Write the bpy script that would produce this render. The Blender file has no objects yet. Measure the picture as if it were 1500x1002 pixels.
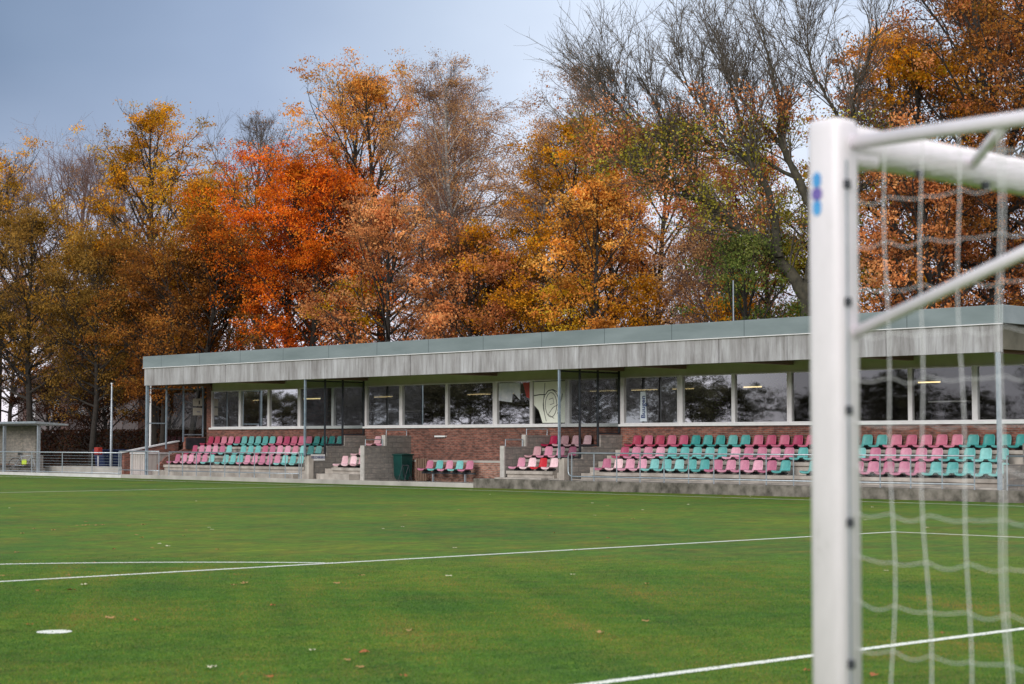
import bpy, math, random
import numpy as np
from mathutils import Vector, Matrix

S = bpy.context.scene
COL = S.collection
PI = math.pi
rnd = random.Random(7)

# ------------------------------------------------------------------ helpers
class MB:
    """collects verts / faces in world coordinates; build() links them as one mesh object"""
    def __init__(self):
        self.v = []; self.f = []
    def box(self, x0, x1, y0, y1, z0, z1):
        n = len(self.v)
        for x in (x0, x1):
            for y in (y0, y1):
                for z in (z0, z1):
                    self.v.append((x, y, z))
        for q in ((0,1,3,2),(4,6,7,5),(0,4,5,1),(2,3,7,6),(0,2,6,4),(1,5,7,3)):
            self.f.append(tuple(n+i for i in q))
        return self
    def poly(self, pts):
        n = len(self.v); self.v += [tuple(p) for p in pts]
        self.f.append(tuple(range(n, n+len(pts)))); return self
    def prism(self, prof, y0, y1, axis='y'):
        """profile of (x,z) pairs extruded along y (or (y,z) pairs along x)"""
        n = len(self.v); k = len(prof)
        for t in (y0, y1):
            for a, b in prof:
                self.v.append((a, t, b) if axis == 'y' else (t, a, b))
        self.f.append(tuple(n+i for i in range(k)))
        self.f.append(tuple(n+k+i for i in reversed(range(k))))
        for i in range(k):
            j = (i+1) % k
            self.f.append((n+i, n+k+i, n+k+j, n+j))
        return self
    def tube(self, pts, r, sides=8, closed=False):
        pts = [Vector(q) for q in pts]; n0 = len(self.v); m = len(pts)
        rr = r if isinstance(r, (list, tuple)) else [r]*m
        prev = None
        for i, q in enumerate(pts):
            if closed: t = pts[(i+1) % m]-pts[i-1]
            else: t = pts[min(i+1, m-1)]-pts[max(i-1, 0)]
            t.normalize()
            if prev is None:
                a = Vector((0,0,1)) if abs(t.z) < .9 else Vector((1,0,0))
                u = t.cross(a).normalized()
            else:
                u = (prev - t*prev.dot(t)).normalized()
            prev = u; w = t.cross(u)
            for s in range(sides):
                an = 2*PI*s/sides
                self.v.append(tuple(q + (u*math.cos(an)+w*math.sin(an))*rr[i]))
        for i in range(m if closed else m-1):
            a = n0+i*sides; b = n0+((i+1) % m)*sides
            for s in range(sides):
                s2 = (s+1) % sides
                self.f.append((a+s, a+s2, b+s2, b+s))
        if not closed:
            self.f.append(tuple(n0+s for s in reversed(range(sides))))
            self.f.append(tuple(n0+(m-1)*sides+s for s in range(sides)))
        return self
    def build(self, name, mat, parent=None, smooth=False, bevel=0, label=None, loc=None):
        base = Vector((0,0,0))
        if parent is not None:
            q = parent
            while q is not None:
                base += q.location; q = q.parent
        L = Vector(loc) if loc is not None else Vector((0,0,0))
        off = base + L
        me = bpy.data.meshes.new(name)
        me.from_pydata([(a-off.x, b-off.y, c-off.z) for a, b, c in self.v], [], self.f)
        me.validate(); me.update()
        import bmesh
        bm = bmesh.new(); bm.from_mesh(me)
        bmesh.ops.recalc_face_normals(bm, faces=bm.faces)
        bm.to_mesh(me); bm.free()
        if smooth:
            me.polygons.foreach_set('use_smooth', [True]*len(me.polygons))
        me.materials.append(mat)
        o = bpy.data.objects.new(name, me); COL.objects.link(o)
        o.location = L
        if parent is not None: o.parent = parent
        if bevel:
            md = o.modifiers.new('bevel', 'BEVEL'); md.width = bevel; md.segments = 2
            md.limit_method = 'ANGLE'
            if smooth is False: pass
        if label: o['label'] = label
        return o

def tag(o, label=None, cat=None, group=None, kind=None):
    if label: o['label'] = label
    if cat: o['category'] = cat
    if group: o['group'] = group
    if kind: o['kind'] = kind
    return o

def empty(name, loc, label=None, cat=None, group=None):
    o = bpy.data.objects.new(name, None); COL.objects.link(o)
    o.location = loc; o.empty_display_size = .2
    return tag(o, label, cat, group)

def copy_tree(o, parent=None):
    c = o.copy(); COL.objects.link(c)
    if parent is not None: c.parent = parent
    for ch in list(o.children): copy_tree(ch, c)
    return c

# ------------------------------------------------------------------ materials
def new_mat(name):
    m = bpy.data.materials.new(name); m.use_nodes = True
    nt = m.node_tree; b = nt.nodes['Principled BSDF']
    return m, nt, b
def N(nt, typ, **kw):
    n = nt.nodes.new(typ)
    for k, v in kw.items(): setattr(n, k, v)
    return n
def ramp(nt, fac, stops):
    r = N(nt, 'ShaderNodeValToRGB')
    e = r.color_ramp.elements
    while len(e) < len(stops): e.new(.5)
    for i, (p, c) in enumerate(stops):
        e[i].position = p; e[i].color = (*c, 1)
    nt.links.new(fac, r.inputs[0]); return r
def noise(nt, scale, detail=4, rough=.55, stretch=None, coord='Object', dist=0):
    tc = N(nt, 'ShaderNodeTexCoord'); mp = N(nt, 'ShaderNodeMapping')
    if stretch: mp.inputs['Scale'].default_value = stretch
    nt.links.new(tc.outputs[coord], mp.inputs[0])
    n = N(nt, 'ShaderNodeTexNoise'); n.inputs['Scale'].default_value = scale
    n.inputs['Detail'].default_value = detail; n.inputs['Roughness'].default_value = rough
    n.inputs['Distortion'].default_value = dist
    nt.links.new(mp.outputs[0], n.inputs['Vector']); return n
def mix(nt, fac, a, b, mode='MIX'):
    m = N(nt, 'ShaderNodeMix', data_type='RGBA', blend_type=mode)
    for k, v in ((0, fac), (6, a), (7, b)):
        if hasattr(v, 'is_linked') or isinstance(v, bpy.types.NodeSocket): nt.links.new(v, m.inputs[k])
        elif k == 0: m.inputs[0].default_value = v
        else: m.inputs[k].default_value = (*v, 1)
    return m.outputs[2]
def math_n(nt, op, a, b=None, clamp=False):
    m = N(nt, 'ShaderNodeMath', operation=op); m.use_clamp = clamp
    for k, v in ((0, a), (1, b)):
        if v is None: continue
        if isinstance(v, bpy.types.NodeSocket): nt.links.new(v, m.inputs[k])
        else: m.inputs[k].default_value = v
    return m.outputs[0]
def bump(nt, b, h, strength=.4, dist=.01):
    n = N(nt, 'ShaderNodeBump'); n.inputs['Strength'].default_value = strength
    n.inputs['Distance'].default_value = dist
    nt.links.new(h, n.inputs['Height']); nt.links.new(n.outputs[0], b.inputs['Normal'])

def varied(name, c1, c2, scale=3, rough=.7, metal=0, detail=5, stretch=None, bmp=0, spec=None, lo=.3, hi=.7):
    m, nt, b = new_mat(name)
    n = noise(nt, scale, detail, stretch=stretch)
    r = ramp(nt, n.outputs[0], [(lo, c1), (hi, c2)])
    nt.links.new(r.outputs[0], b.inputs['Base Color'])
    b.inputs['Roughness'].default_value = rough; b.inputs['Metallic'].default_value = metal
    if spec is not None: b.inputs['Specular IOR Level'].default_value = spec
    if bmp: bump(nt, b, n.outputs[0], bmp)
    return m

def brick_mat(name, c1, c2, mortar, bw=.21, bh=.065, ms=.011, axes='yz', dark=(.05,.03,.03)):
    m, nt, b = new_mat(name)
    tc = N(nt, 'ShaderNodeTexCoord'); sp = N(nt, 'ShaderNodeSeparateXYZ'); cb = N(nt, 'ShaderNodeCombineXYZ')
    nt.links.new(tc.outputs['Object'], sp.inputs[0])
    nt.links.new(sp.outputs[1 if axes[0] == 'y' else 0], cb.inputs[0]); nt.links.new(sp.outputs[2], cb.inputs[1])
    br = N(nt, 'ShaderNodeTexBrick'); nt.links.new(cb.outputs[0], br.inputs['Vector'])
    br.inputs['Scale'].default_value = 1; br.inputs['Brick Width'].default_value = bw
    br.inputs['Row Height'].default_value = bh; br.inputs['Mortar Size'].default_value = ms
    br.inputs['Mortar Smooth'].default_value = .3
    br.inputs['Color1'].default_value = (*c1, 1); br.inputs['Color2'].default_value = (*c2, 1)
    br.inputs['Mortar'].default_value = (*mortar, 1); br.inputs['Bias'].default_value = -.1
    # per-brick scatter: noise sampled at brick-sized cells
    n = noise(nt, 1, 2, stretch=(4.5, 4.5, 14)); r = ramp(nt, n.outputs[0], [(.32, dark), (.5, (.5,.5,.5)), (.68, (.9,.8,.75))])
    c = mix(nt, .55, br.outputs[0], r.outputs[0], 'OVERLAY')
    n2 = noise(nt, .6, 5); r2 = ramp(nt, n2.outputs[0], [(.3, (.62,.6,.6)), (.7, (1.05,1,1))])
    c = mix(nt, 1, c, r2.outputs[0], 'MULTIPLY')
    nt.links.new(c, b.inputs['Base Color']); b.inputs['Roughness'].default_value = .9
    bump(nt, b, br.outputs['Fac'], -.5, .006)
    return m

M = {}
M['brick'] = brick_mat('red_brick', (.26,.09,.06), (.155,.06,.045), (.20,.155,.13))
M['brick_side'] = brick_mat('red_brick_side', (.31,.10,.065), (.21,.075,.055), (.25,.2,.175), axes='xz')
M['brick_pale'] = brick_mat('pale_brick', (.40,.20,.14), (.30,.13,.09), (.34,.29,.25))
M['block'] = brick_mat('grey_block', (.27,.26,.24), (.235,.225,.205), (.15,.145,.135), bw=.42, bh=.2, ms=.011, axes='xz', dark=(.45,.44,.43))
M['block_front'] = varied('rendered_concrete', (.36,.34,.31), (.52,.49,.46), 6, .9, bmp=.2)
M['concrete'] = varied('worn_concrete', (.27,.235,.205), (.50,.45,.40), 2.2, .92, detail=9, bmp=.3)
M['paving'] = varied('pale_paving', (.3,.28,.25), (.48,.45,.41), 1.2, .9, detail=8, bmp=.2)
M['white_paint'] = varied('white_paint', (.7,.7,.7), (.8,.8,.8), 4, .5)
M['frame_white'] = varied('white_aluminium', (.66,.64,.65), (.78,.76,.77), 3, .45)
M['steel_blue'] = varied('blue_grey_steel', (.17,.22,.27), (.30,.36,.42), 5, .45, .2)
M['galv'] = varied('galvanised_steel', (.3,.34,.38), (.46,.5,.54), 8, .4, .55)
M['dark_steel'] = varied('dark_steel', (.02,.023,.03), (.05,.055,.065), 5, .5, .2)
M['black'] = varied('black_rubber', (.012,.012,.013), (.03,.03,.03), 9, .7)
M['green_bin'] = varied('dark_green_plastic', (.002,.03,.028), (.006,.06,.052), 2, .4)
M['wood'] = varied('weathered_wood', (.1,.055,.035), (.22,.14,.1), 6, .85, stretch=(1,8,1))
M['red'] = varied('red_plastic', (.33,.025,.015), (.45,.045,.03), 3, .4)
M['navy'] = varied('navy_plastic', (.01,.02,.07), (.02,.035,.11), 3, .5)
M['paper'] = varied('white_paper', (.42,.4,.34), (.55,.53,.46), 8, .8)
M['soffit'] = varied('olive_soffit', (.22,.145,.115), (.30,.20,.16), .7, .85, stretch=(1,.3,1))
M['beige_wall'] = varied('beige_panel', (.56,.55,.46), (.68,.67,.58), 1.5, .7)
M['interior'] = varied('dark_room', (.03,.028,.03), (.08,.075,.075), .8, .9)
M['blue_sticker'] = varied('blue_print', (.05,.25,.6), (.1,.4,.75), 50, .4)
M['purple_sticker'] = varied('purple_print', (.12,.08,.35), (.2,.15,.45), 50, .4)
M['ink_blue'] = varied('blue_ink', (.01,.03,.14), (.02,.05,.2), 5, .6)
M['ink_black'] = varied('black_ink', (.015,.015,.015), (.03,.03,.03), 5, .6)
M['yellow_bag'] = varied('lime_bag', (.45,.6,.02), (.6,.75,.05), 5, .6)
M['corrugated'] = varied('off_white_slats', (.42,.36,.34), (.62,.56,.53), 3, .6, stretch=(14,14,.3))
M['net'] = varied('white_net_cord', (.62,.62,.63), (.75,.75,.76), 30, .8)

def coping_mat():
    m, nt, b = new_mat('roof_coping')
    n = noise(nt, 1.1, 6, stretch=(1, .35, 1.6)); r = ramp(nt, n.outputs[0], [(.3, (.19,.23,.235)), (.7, (.28,.325,.335))])
    tc = N(nt, 'ShaderNodeTexCoord'); sp = N(nt, 'ShaderNodeSeparateXYZ'); nt.links.new(tc.outputs['Object'], sp.inputs[0])
    s = math_n(nt, 'PINGPONG', sp.outputs[1], 1.5); l = math_n(nt, 'LESS_THAN', s, .012)
    c = mix(nt, l, r.outputs[0], (.08,.1,.11))
    nt.links.new(c, b.inputs['Base Color']); b.inputs['Roughness'].default_value = .42; b.inputs['Metallic'].default_value = .25
    return m
M['coping'] = coping_mat()

def fascia_mat():
    m, nt, b = new_mat('stained_concrete_fascia')
    s1 = noise(nt, 1, 6, .7, stretch=(1, 4.5, .45), dist=.6); s2 = noise(nt, 1, 6, .7, stretch=(1, 1.6, .3), dist=.4); s3 = noise(nt, 1, 9, .75, stretch=(3, 11, 1.3), dist=.5)
    r1 = ramp(nt, s1.outputs[0], [(.3, (.24,.23,.23)), (.5, (.36,.35,.355)), (.72, (.48,.48,.49))])
    r2 = ramp(nt, s2.outputs[0], [(.32, (.62,.59,.58)), (.5, (.88,.87,.87)), (.66, (1.1,1.1,1.12))])
    r3 = ramp(nt, s3.outputs[0], [(.28, (.66,.62,.6)), (.42, (1,1,1)), (.7, (1.1,1.1,1.12))])
    c = mix(nt, 1, r1.outputs[0], r2.outputs[0], 'MULTIPLY'); c = mix(nt, 1, c, r3.outputs[0], 'MULTIPLY')
    nt.links.new(c, b.inputs['Base Color']); b.inputs['Roughness'].default_value = .88
    bump(nt, b, s3.outputs[0], .2, .01)
    return m
M['fascia'] = fascia_mat()

def turf_mat():
    m, nt, b = new_mat('artificial_turf')
    big = noise(nt, .16, 6, .65); mid = noise(nt, 1.1, 7, .68, stretch=(1, 1.0, 1)); fine = noise(nt, 34, 4, .75); vf = noise(nt, 170, 2, .8)
    # tufts laid over along the pitch: stretched grain
    grain = noise(nt, 1, 6, .75, stretch=(6, 14, 1)); cx = noise(nt, 1, 7, .75, stretch=(1.6, 3.2, 1))
    base = ramp(nt, big.outputs[0], [(.32, (.036,.108,.014)), (.5, (.064,.148,.011)), (.68, (.115,.182,.011))])
    patch = ramp(nt, mid.outputs[0], [(.44, (0,0,0)), (.70, (1,1,1))])
    c = mix(nt, math_n(nt, 'MULTIPLY', patch.outputs[0], .65), base.outputs[0], (.15,.105,.018))
    rc = ramp(nt, cx.outputs[0], [(.3, (.5,.56,.5)), (.52, (1,1,1)), (.72, (1.7,1.4,1.2))])
    c = mix(nt, 1, c, rc.outputs[0], 'MULTIPLY')
    rg = ramp(nt, grain.outputs[0], [(.28, (.45,.5,.5)), (.5, (1,1,1)), (.72, (1.8,1.55,1.4))])
    c = mix(nt, .8, c, rg.outputs[0], 'MULTIPLY')
    rf = ramp(nt, fine.outputs[0], [(.25, (.5,.5,.5)), (.5, (1,1,1)), (.75, (1.6,1.5,1.5))])
    c = mix(nt, .8, c, rf.outputs[0], 'MULTIPLY')
    rv = ramp(nt, vf.outputs[0], [(.3, (.6,.6,.6)), (.7, (1.4,1.4,1.35))])
    c = mix(nt, .7, c, rv.outputs[0], 'MULTIPLY')
    nt.links.new(c, b.inputs['Base Color']); b.inputs['Roughness'].default_value = .85
    b.inputs['Specular IOR Level'].default_value = .2
    bump(nt, b, fine.outputs[0], .6, .02)
    return m
M['turf'] = turf_mat()

def line_mat():
    m, nt, b = new_mat('white_line')
    n = noise(nt, 25, 6, .75); r = ramp(nt, n.outputs[0], [(.28, (.22,.3,.18)), (.44, (.72,.74,.7))])
    nt.links.new(r.outputs[0], b.inputs['Base Color']); b.inputs['Roughness'].default_value = .8
    return m
M['line'] = line_mat()
M['soil'] = varied('leafy_soil', (.05,.035,.02), (.14,.09,.05), 3, .95, detail=8)

def glass_mat():
    m, nt, b = new_mat('window_glass')
    nt.nodes.remove(b); out = nt.nodes['Material Output']
    g = N(nt, 'ShaderNodeBsdfGlossy'); g.inputs['Roughness'].default_value = .015
    g.inputs['Color'].default_value = (.78,.8,.8,1)
    nz = noise(nt, .8, 2, .5); bp = N(nt, 'ShaderNodeBump'); bp.inputs['Strength'].default_value = .03; bp.inputs['Distance'].default_value = .03
    nt.links.new(nz.outputs[0], bp.inputs['Height']); nt.links.new(bp.outputs[0], g.inputs['Normal'])
    t = N(nt, 'ShaderNodeBsdfTransparent'); t.inputs['Color'].default_value = (.86,.87,.86,1)
    mx = N(nt, 'ShaderNodeMixShader'); lw = N(nt, 'ShaderNodeLayerWeight'); lw.inputs['Blend'].default_value = .35
    f = math_n(nt, 'MULTIPLY_ADD', lw.outputs['Fresnel'], .7); nt.nodes[-1].inputs[2].default_value = .14
    nt.links.new(f, mx.inputs[0]); nt.links.new(t.outputs[0], mx.inputs[1]); nt.links.new(g.outputs[0], mx.inputs[2])
    nt.links.new(mx.outputs[0], out.inputs[0])
    return m
M['glass'] = glass_mat()
def clear_glass():
    m, nt, b = new_mat('clear_screen')
    nt.nodes.remove(b); out = nt.nodes['Material Output']
    g = N(nt, 'ShaderNodeBsdfGlossy'); g.inputs['Roughness'].default_value = .05
    t = N(nt, 'ShaderNodeBsdfTransparent'); t.inputs['Color'].default_value = (.72,.74,.74,1)
    nz = noise(nt, 3, 4); f = math_n(nt, 'MULTIPLY', nz.outputs[0], .05)
    mx = N(nt, 'ShaderNodeMixShader'); nt.links.new(f, mx.inputs[0])
    nt.links.new(t.outputs[0], mx.inputs[1]); nt.links.new(g.outputs[0], mx.inputs[2]); nt.links.new(mx.outputs[0], out.inputs[0])
    return m
M['screen'] = clear_glass()
def lamp_mat():
    m, nt, b = new_mat('lit_tube'); n = noise(nt, 2, 1)
    r = ramp(nt, n.outputs[0], [(.3, (1,.72,.3)), (.7, (1,.8,.42))])
    nt.links.new(r.outputs[0], b.inputs['Emission Color']); b.inputs['Emission Strength'].default_value = 2.0
    return m
M['lamp'] = lamp_mat()

def seat_mat(name, c):
    m, nt, b = new_mat(name)
    n = noise(nt, 6, 5, .6); r = ramp(nt, n.outputs[0], [(.3, tuple(x*.82 for x in c)), (.7, tuple(min(1, x*1.08) for x in c))])
    oi = N(nt, 'ShaderNodeObjectInfo')
    v = math_n(nt, 'MULTIPLY_ADD', oi.outputs['Random'], .45); nt.nodes[-1].inputs[2].default_value = .78
    hs = N(nt, 'ShaderNodeHueSaturation'); nt.links.new(v, hs.inputs['Value']); nt.links.new(r.outputs[0], hs.inputs['Color'])
    s = math_n(nt, 'MULTIPLY_ADD', oi.outputs['Random'], -.32); nt.nodes[-1].inputs[2].default_value = 1.06
    nt.links.new(s, hs.inputs['Saturation'])
    nt.links.new(hs.outputs[0], b.inputs['Base Color']); b.inputs['Roughness'].default_value = .5
    return m
SEATC = {'P': ('pink', (.62,.215,.33)), 'M': ('deep pink', (.50,.085,.17)), 'C': ('crimson', (.42,.03,.085)), 'L': ('pale pink', (.72,.42,.46)),
         'T': ('teal', (.135,.47,.45)), 'D': ('dark teal', (.045,.32,.30)), 'R': ('bright red', (.68,.03,.045))}
SM = {k: seat_mat(v[0].replace(' ', '_')+'_seat_plastic', v[1]) for k, v in SEATC.items()}

# ------------------------------------------------------------------ ground
def sheet(name, x0, x1, y0, y1, z, mat, kind='structure'):
    o = MB().poly([(x0,y0,z),(x1,y0,z),(x1,y1,z),(x0,y1,z)]).build(name, mat)
    tag(o, kind=kind); return o
sheet('ground', -2500, 2500, -2500, 2500, -.012, M['soil'])
sheet('pitch', -38, 36.15, -12, 118, 0, M['turf'])

mk = MB(); zl = .004; w = .055
def hline(x0, y0, x1, y1):
    d = Vector((x1-x0, y1-y0, 0)).normalized(); n = Vector((-d.y, d.x, 0))*w
    mk.poly([(x0+n.x,y0+n.y,zl),(x1+n.x,y1+n.y,zl),(x1-n.x,y1-n.y,zl),(x0-n.x,y0-n.y,zl)])
hline(-34-w, 0, 34+w, 0); hline(-20.16, 16.5, 20.16+w, 16.5); hline(-9.16, 5.5, 9.16+w, 5.5)
for x in (-20.16, 20.16): hline(x, w, x, 16.5-w)
for x in (-9.16, 9.16): hline(x, w, x, 5.5-w)
for x in (-34, 34): hline(x, w, x, 101)
hline(-34+w, 50.8, 34-w, 50.8)
def arc(cx, cy, r, a0, a1, n):
    for i in range(n):
        a = a0+(a1-a0)*i/n; b = a0+(a1-a0)*(i+1)/n
        mk.poly([(cx+(r-w)*math.cos(a), cy+(r-w)*math.sin(a), zl), (cx+(r+w)*math.cos(a), cy+(r+w)*math.sin(a), zl),
                 (cx+(r+w)*math.cos(b), cy+(r+w)*math.sin(b), zl), (cx+(r-w)*math.cos(b), cy+(r-w)*math.sin(b), zl)])
a = math.asin((5.5+2*w)/9.15); arc(0, 11, 9.15, a, PI-a, 40)
mk.poly([(.15*math.cos(t*PI/12), 11+.15*math.sin(t*PI/12), zl) for t in range(24)])
tag(mk.build('pitch_markings', M['line']), kind='structure')

# paved strip and kerb before the stand
sheet('pavement', 36.2, 44, 24.0, 69.0, .10, M['paving'])
k = MB().box(36.15, 37.2, 24.0-7, 45.6, -.02, .33)
kerb = k.build('stone_kerb', varied('mossy_stone', (.035,.032,.022), (.26,.23,.20), 2.8, .95, detail=9, bmp=.5), bevel=.02); tag(kerb, kind='structure')
k = MB().box(36.15, 36.35, 45.6, 69.2, -.02, .16)
tag(k.build('pavement_kerb', M['paving'], bevel=.01), kind='structure')
k = MB().box(36.3, 36.5, 69.2, 100, -.02, .13)
tag(k.build('white_kerb', varied('pale_kerb', (.5,.5,.47), (.66,.66,.63), 2, .8), bevel=.01), kind='structure')
sheet('path', 36.5, 43, 69.2, 110, .06, M['paving'])

# ------------------------------------------------------------------ grandstand
XW = 39.55; XF = 36.5; YR = 24.35; YL = 67.8
stand = empty('grandstand', (XF, YR, 0), 'long low football grandstand with brick wall, wide windows and grey concrete fascia', 'grandstand')
# roof
MB().box(XF+.06, 47.5, YR+.06, YL-.06, 4.45, 5.30).build('roof', M['soffit'], stand)
# soffit boarding and cross beams
so = MB(); so.box(XF+.14, XW+.2, YR+.1, YL-.1, 4.36, 4.44).build('soffit', M['soffit'], stand)
bys = [67.3, 61.6, 55.9, 48.1, 41.5, 38.6, 34.0, 29.4, 24.9]
for y in bys:
    MB().box(XF+.12, XW-.02, y-.12, y+.12, 4.14, 4.358).build('roof_beam', M['soffit'], stand)
# fascia panels
joints = [YL, 64.68, 61.48, 55.51, 49.43, 45.97, 40.59, 37.53, 34.42, 31.72, 28.11, YR]
for i in range(len(joints)-1):
    a, b = joints[i+1], joints[i]
    MB().box(XF-.06-.006*(i % 2), XF+.1, a+.012, b-.012, 4.12, 4.93).build('fascia_panel', M['fascia'], stand, bevel=.008)
MB().box(XF-.02, XF+.06, YR+.03, YL-.03, 4.16, 4.9).build('fascia_backing', M['dark_steel'], stand)
MB().box(XF+.12, 47.5, YR-.0, YR+.1, 4.2, 4.9).build('side_fascia', varied('shaded_fascia', (.08,.075,.055), (.14,.13,.1), 2, .9), stand)  # shade on this end is put into the dark fascia colour
MB().box(XF+.12, 47.5, YL-.1, YL, 4.2, 4.9).build('side_fascia', M['fascia'], stand)
cp = MB(); cp.box(XF-.11, 47.6, YR-.12, YL+.05, 4.91, 5.42)
cp.build('coping', M['coping'], stand, bevel=.012)
MB().box(XF-.125, XF-.105, YR-.125, YL+.055, 4.885, 4.912).build('drip_edge', M['frame_white'], stand)

# brick wall below the windows, pale plinth in the recess
YE = 67.45
MB().box(XW, XW+.22, YR+.15, YE, 0, 2.18).build('brick_wall', M['brick'], stand)
MB().box(XW-.34, XW-.004, 45.2, 53.05, .08, .84).build('brick_plinth', M['brick_pale'], stand)
MB().box(XW-.37, XW-.003, 45.22, 53.04, .842, .93).build('plinth_ledge', M['paving'], stand, bevel=.01)
MB().box(XW+.002, XW+.3, 67.12, 67.47, 2.182, 4.35).build('brick_pier', M['brick'], stand)
MB().box(XW+.05, XW+.2, YR+.15, 67.11, 3.93, 4.355).build('lintel_panel', M['beige_wall'], stand)
# interior room
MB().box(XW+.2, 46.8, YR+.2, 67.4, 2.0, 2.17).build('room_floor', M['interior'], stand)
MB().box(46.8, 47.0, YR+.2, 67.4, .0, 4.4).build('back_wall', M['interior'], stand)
MB().box(XW+.2, 46.8, YR+.05, YR+.2, 0, 4.4).build('end_wall', M['brick_side'], stand)
MB().box(XW+.3, 46.8, 67.3, 67.47, 0, 4.4).build('end_wall', M['brick_side'], stand)
# windows
mull = [67.08, 64.83, 62.66, 60.44, 58.11, 55.93, 53.66, 50.88, 48.10, 46.12, 44.22, 41.49, 38.77, 36.41, 34.06, 31.80, 29.42, 27.14, YR+.2]
wide = {60.44: .055, 55.93: .055, 53.66: .055, 48.10: .08, 44.22: .07, 41.49: .05, 38.77: .08, 34.06: .055, 27.14: .055}
SILL, HEAD = 2.18, 3.93
for i in range(len(mull)-1):
    b = mull[i]-wide.get(mull[i], .035); a = mull[i+1]+wide.get(mull[i+1], .035)
    f = MB(); t = .04
    f.box(XW-.04, XW+.1, a, b, SILL+.085, SILL+.085+t); f.box(XW-.04, XW+.1, a, b, HEAD-t, HEAD)
    f.box(XW-.04, XW+.1, a, a+t, SILL+.085+t, HEAD-t); f.box(XW-.04, XW+.1, b-t, b, SILL+.085+t, HEAD-t)
    fo = f.build('window', M['frame_white'], stand, bevel=.004)
    MB().poly([(XW+.025, a+t*.6, SILL+.085+t*.6), (XW+.025, b-t*.6, SILL+.085+t*.6), (XW+.025, b-t*.6, HEAD-t*.6), (XW+.025, a+t*.6, HEAD-t*.6)]).build('pane', M['glass'], fo)
for m_ in mull[1:-1]:
    h = wide.get(m_, .035)
    if h > .05:
        MB().box(XW-.015, XW+.09, m_-h+.001, m_+h-.001, SILL+.085, HEAD).build('mullion', M['frame_white'], stand)
    else:
        MB().box(XW-.03, XW+.09, m_-h+.001, m_+h-.001, SILL+.085, HEAD).build('mullion', M['frame_white'], stand)
MB().box(XW-.11, XW+.1, YR+.17, 67.14, SILL+.002, SILL+.083).build('window_sill', M['white_paint'], stand, bevel=.006)

# terraces: three benches of concrete
TZ = (.62, 1.02, 1.42); TX = (37.2, 38.1, 39.0)
def terrace(y0, y1, steps=None):
    for i in range(3):
        x1 = TX[i+1] if i < 2 else XW-.004
        m_ = MB()
        m_.box(TX[i]+.05, x1+.05 if i < 2 else x1, y0, y1, .04 if i == 0 else TZ[i-1]-.12, TZ[i]-.13)
        m_.box(TX[i]-.02, x1+.046 if i < 2 else x1, y0+.002, y1-.002, TZ[i]-.128, TZ[i]-.012)
        m_.build('terrace_step', M['concrete'], stand, bevel=.01)
    MB().box(36.62, 37.22, y0+.003, y1-.003, .1, .37).build('front_step', M['concrete'], stand, bevel=.01)
terrace(56.95, 67.35); terrace(53.32, 55.15); terrace(42.62, 45.0); terrace(24.62, 40.75)
# stairs in the gaps
for y0, y1 in ((55.16, 55.83), (40.76, 41.43), (56.16, 56.94), (41.75, 42.61)):
    for i in range(6):
        x = 36.95+.43*i
        MB().box(x, XW-.006-.002*i if i == 5 else x+.43, y0+.004, y1-.004, .06, .36+.2*i).build('stair_step', M['concrete'], stand, bevel=.01)
# grey block walls of the recess
for y in (53.15, 45.15):
    w_ = MB(); s = .1
    w_.prism([(37.2, .09), (39.54, .09), (39.54, 1.88), (38.3, 1.88), (38.3, 1.47), (37.2, 1.47)], y-s, y+s)
    w_.build('block_wall', M['block'], stand)
    MB().box(37.13, 37.198, y-s-.01, y+s+.01, .09, 1.49).build('wall_end', M['block_front'], stand, bevel=.006)
    MB().box(38.2, 38.298, y-s-.004, y+s+.004, 1.472, 1.9).build('wall_end', M['block_front'], stand, bevel=.006)
    hr = MB()
    hr.tube([(38.35, y, 1.88), (38.35, y, 2.1), (39.4, y, 2.1), (39.4, y, 1.88)], .02)
    hr.tube([(37.3, y, 1.47), (37.3, y, 1.72), (38.15, y, 1.72), (38.15, y, 1.47)], .02)
    hr.build('handrail', M['galv'], stand)
# divider walls with stepped steel screens
def divider(y, front_post=True):
    d = MB(); s = .1
    d.prism([(36.85, .09), (39.54, .09), (39.54, 1.88), (38.45, 1.88), (38.45, 1.47), (37.55, 1.47), (37.55, 1.05), (36.85, 1.05)], y-s, y+s)
    d.build('block_wall', M['block'], stand)
    MB().box(36.6, 36.848, y-s-.03, y+s+.03, .09, 1.08).build('wall_end', M['concrete'], stand, bevel=.01)
    xs = [36.5, 37.5, 38.4, 39.48]; zb = [1.1, 1.52, 1.93]
    for j, x in enumerate(xs):
        z0 = (.1, 1.1, 1.5, 1.93)[j]
        if j == 0:
            MB().box(x-.035, x+.035, y-.035, y+.035, 1.082, 4.14).build('column', M['steel_blue'], stand)
        else:
            MB().box(x-.03, x+.03, y-.03, y+.03, z0, 4.355).build('screen_post', M['dark_steel'], stand)
    for j in range(3):
        a, b = xs[j]+.045, xs[j+1]-.031
        MB().box(a, b, y-.025, y+.025, zb[j]-.03, zb[j]+.03).build('screen_rail', M['dark_steel'], stand)
        MB().box(a, b, y-.025, y+.025, 4.04, 4.1).build('screen_rail', M['dark_steel'], stand)
        MB().box(a, b, y-.004, y+.004, zb[j]+.03, 4.04).build('screen_pane', M['screen'], stand)
divider(56.0); divider(41.6)
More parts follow.
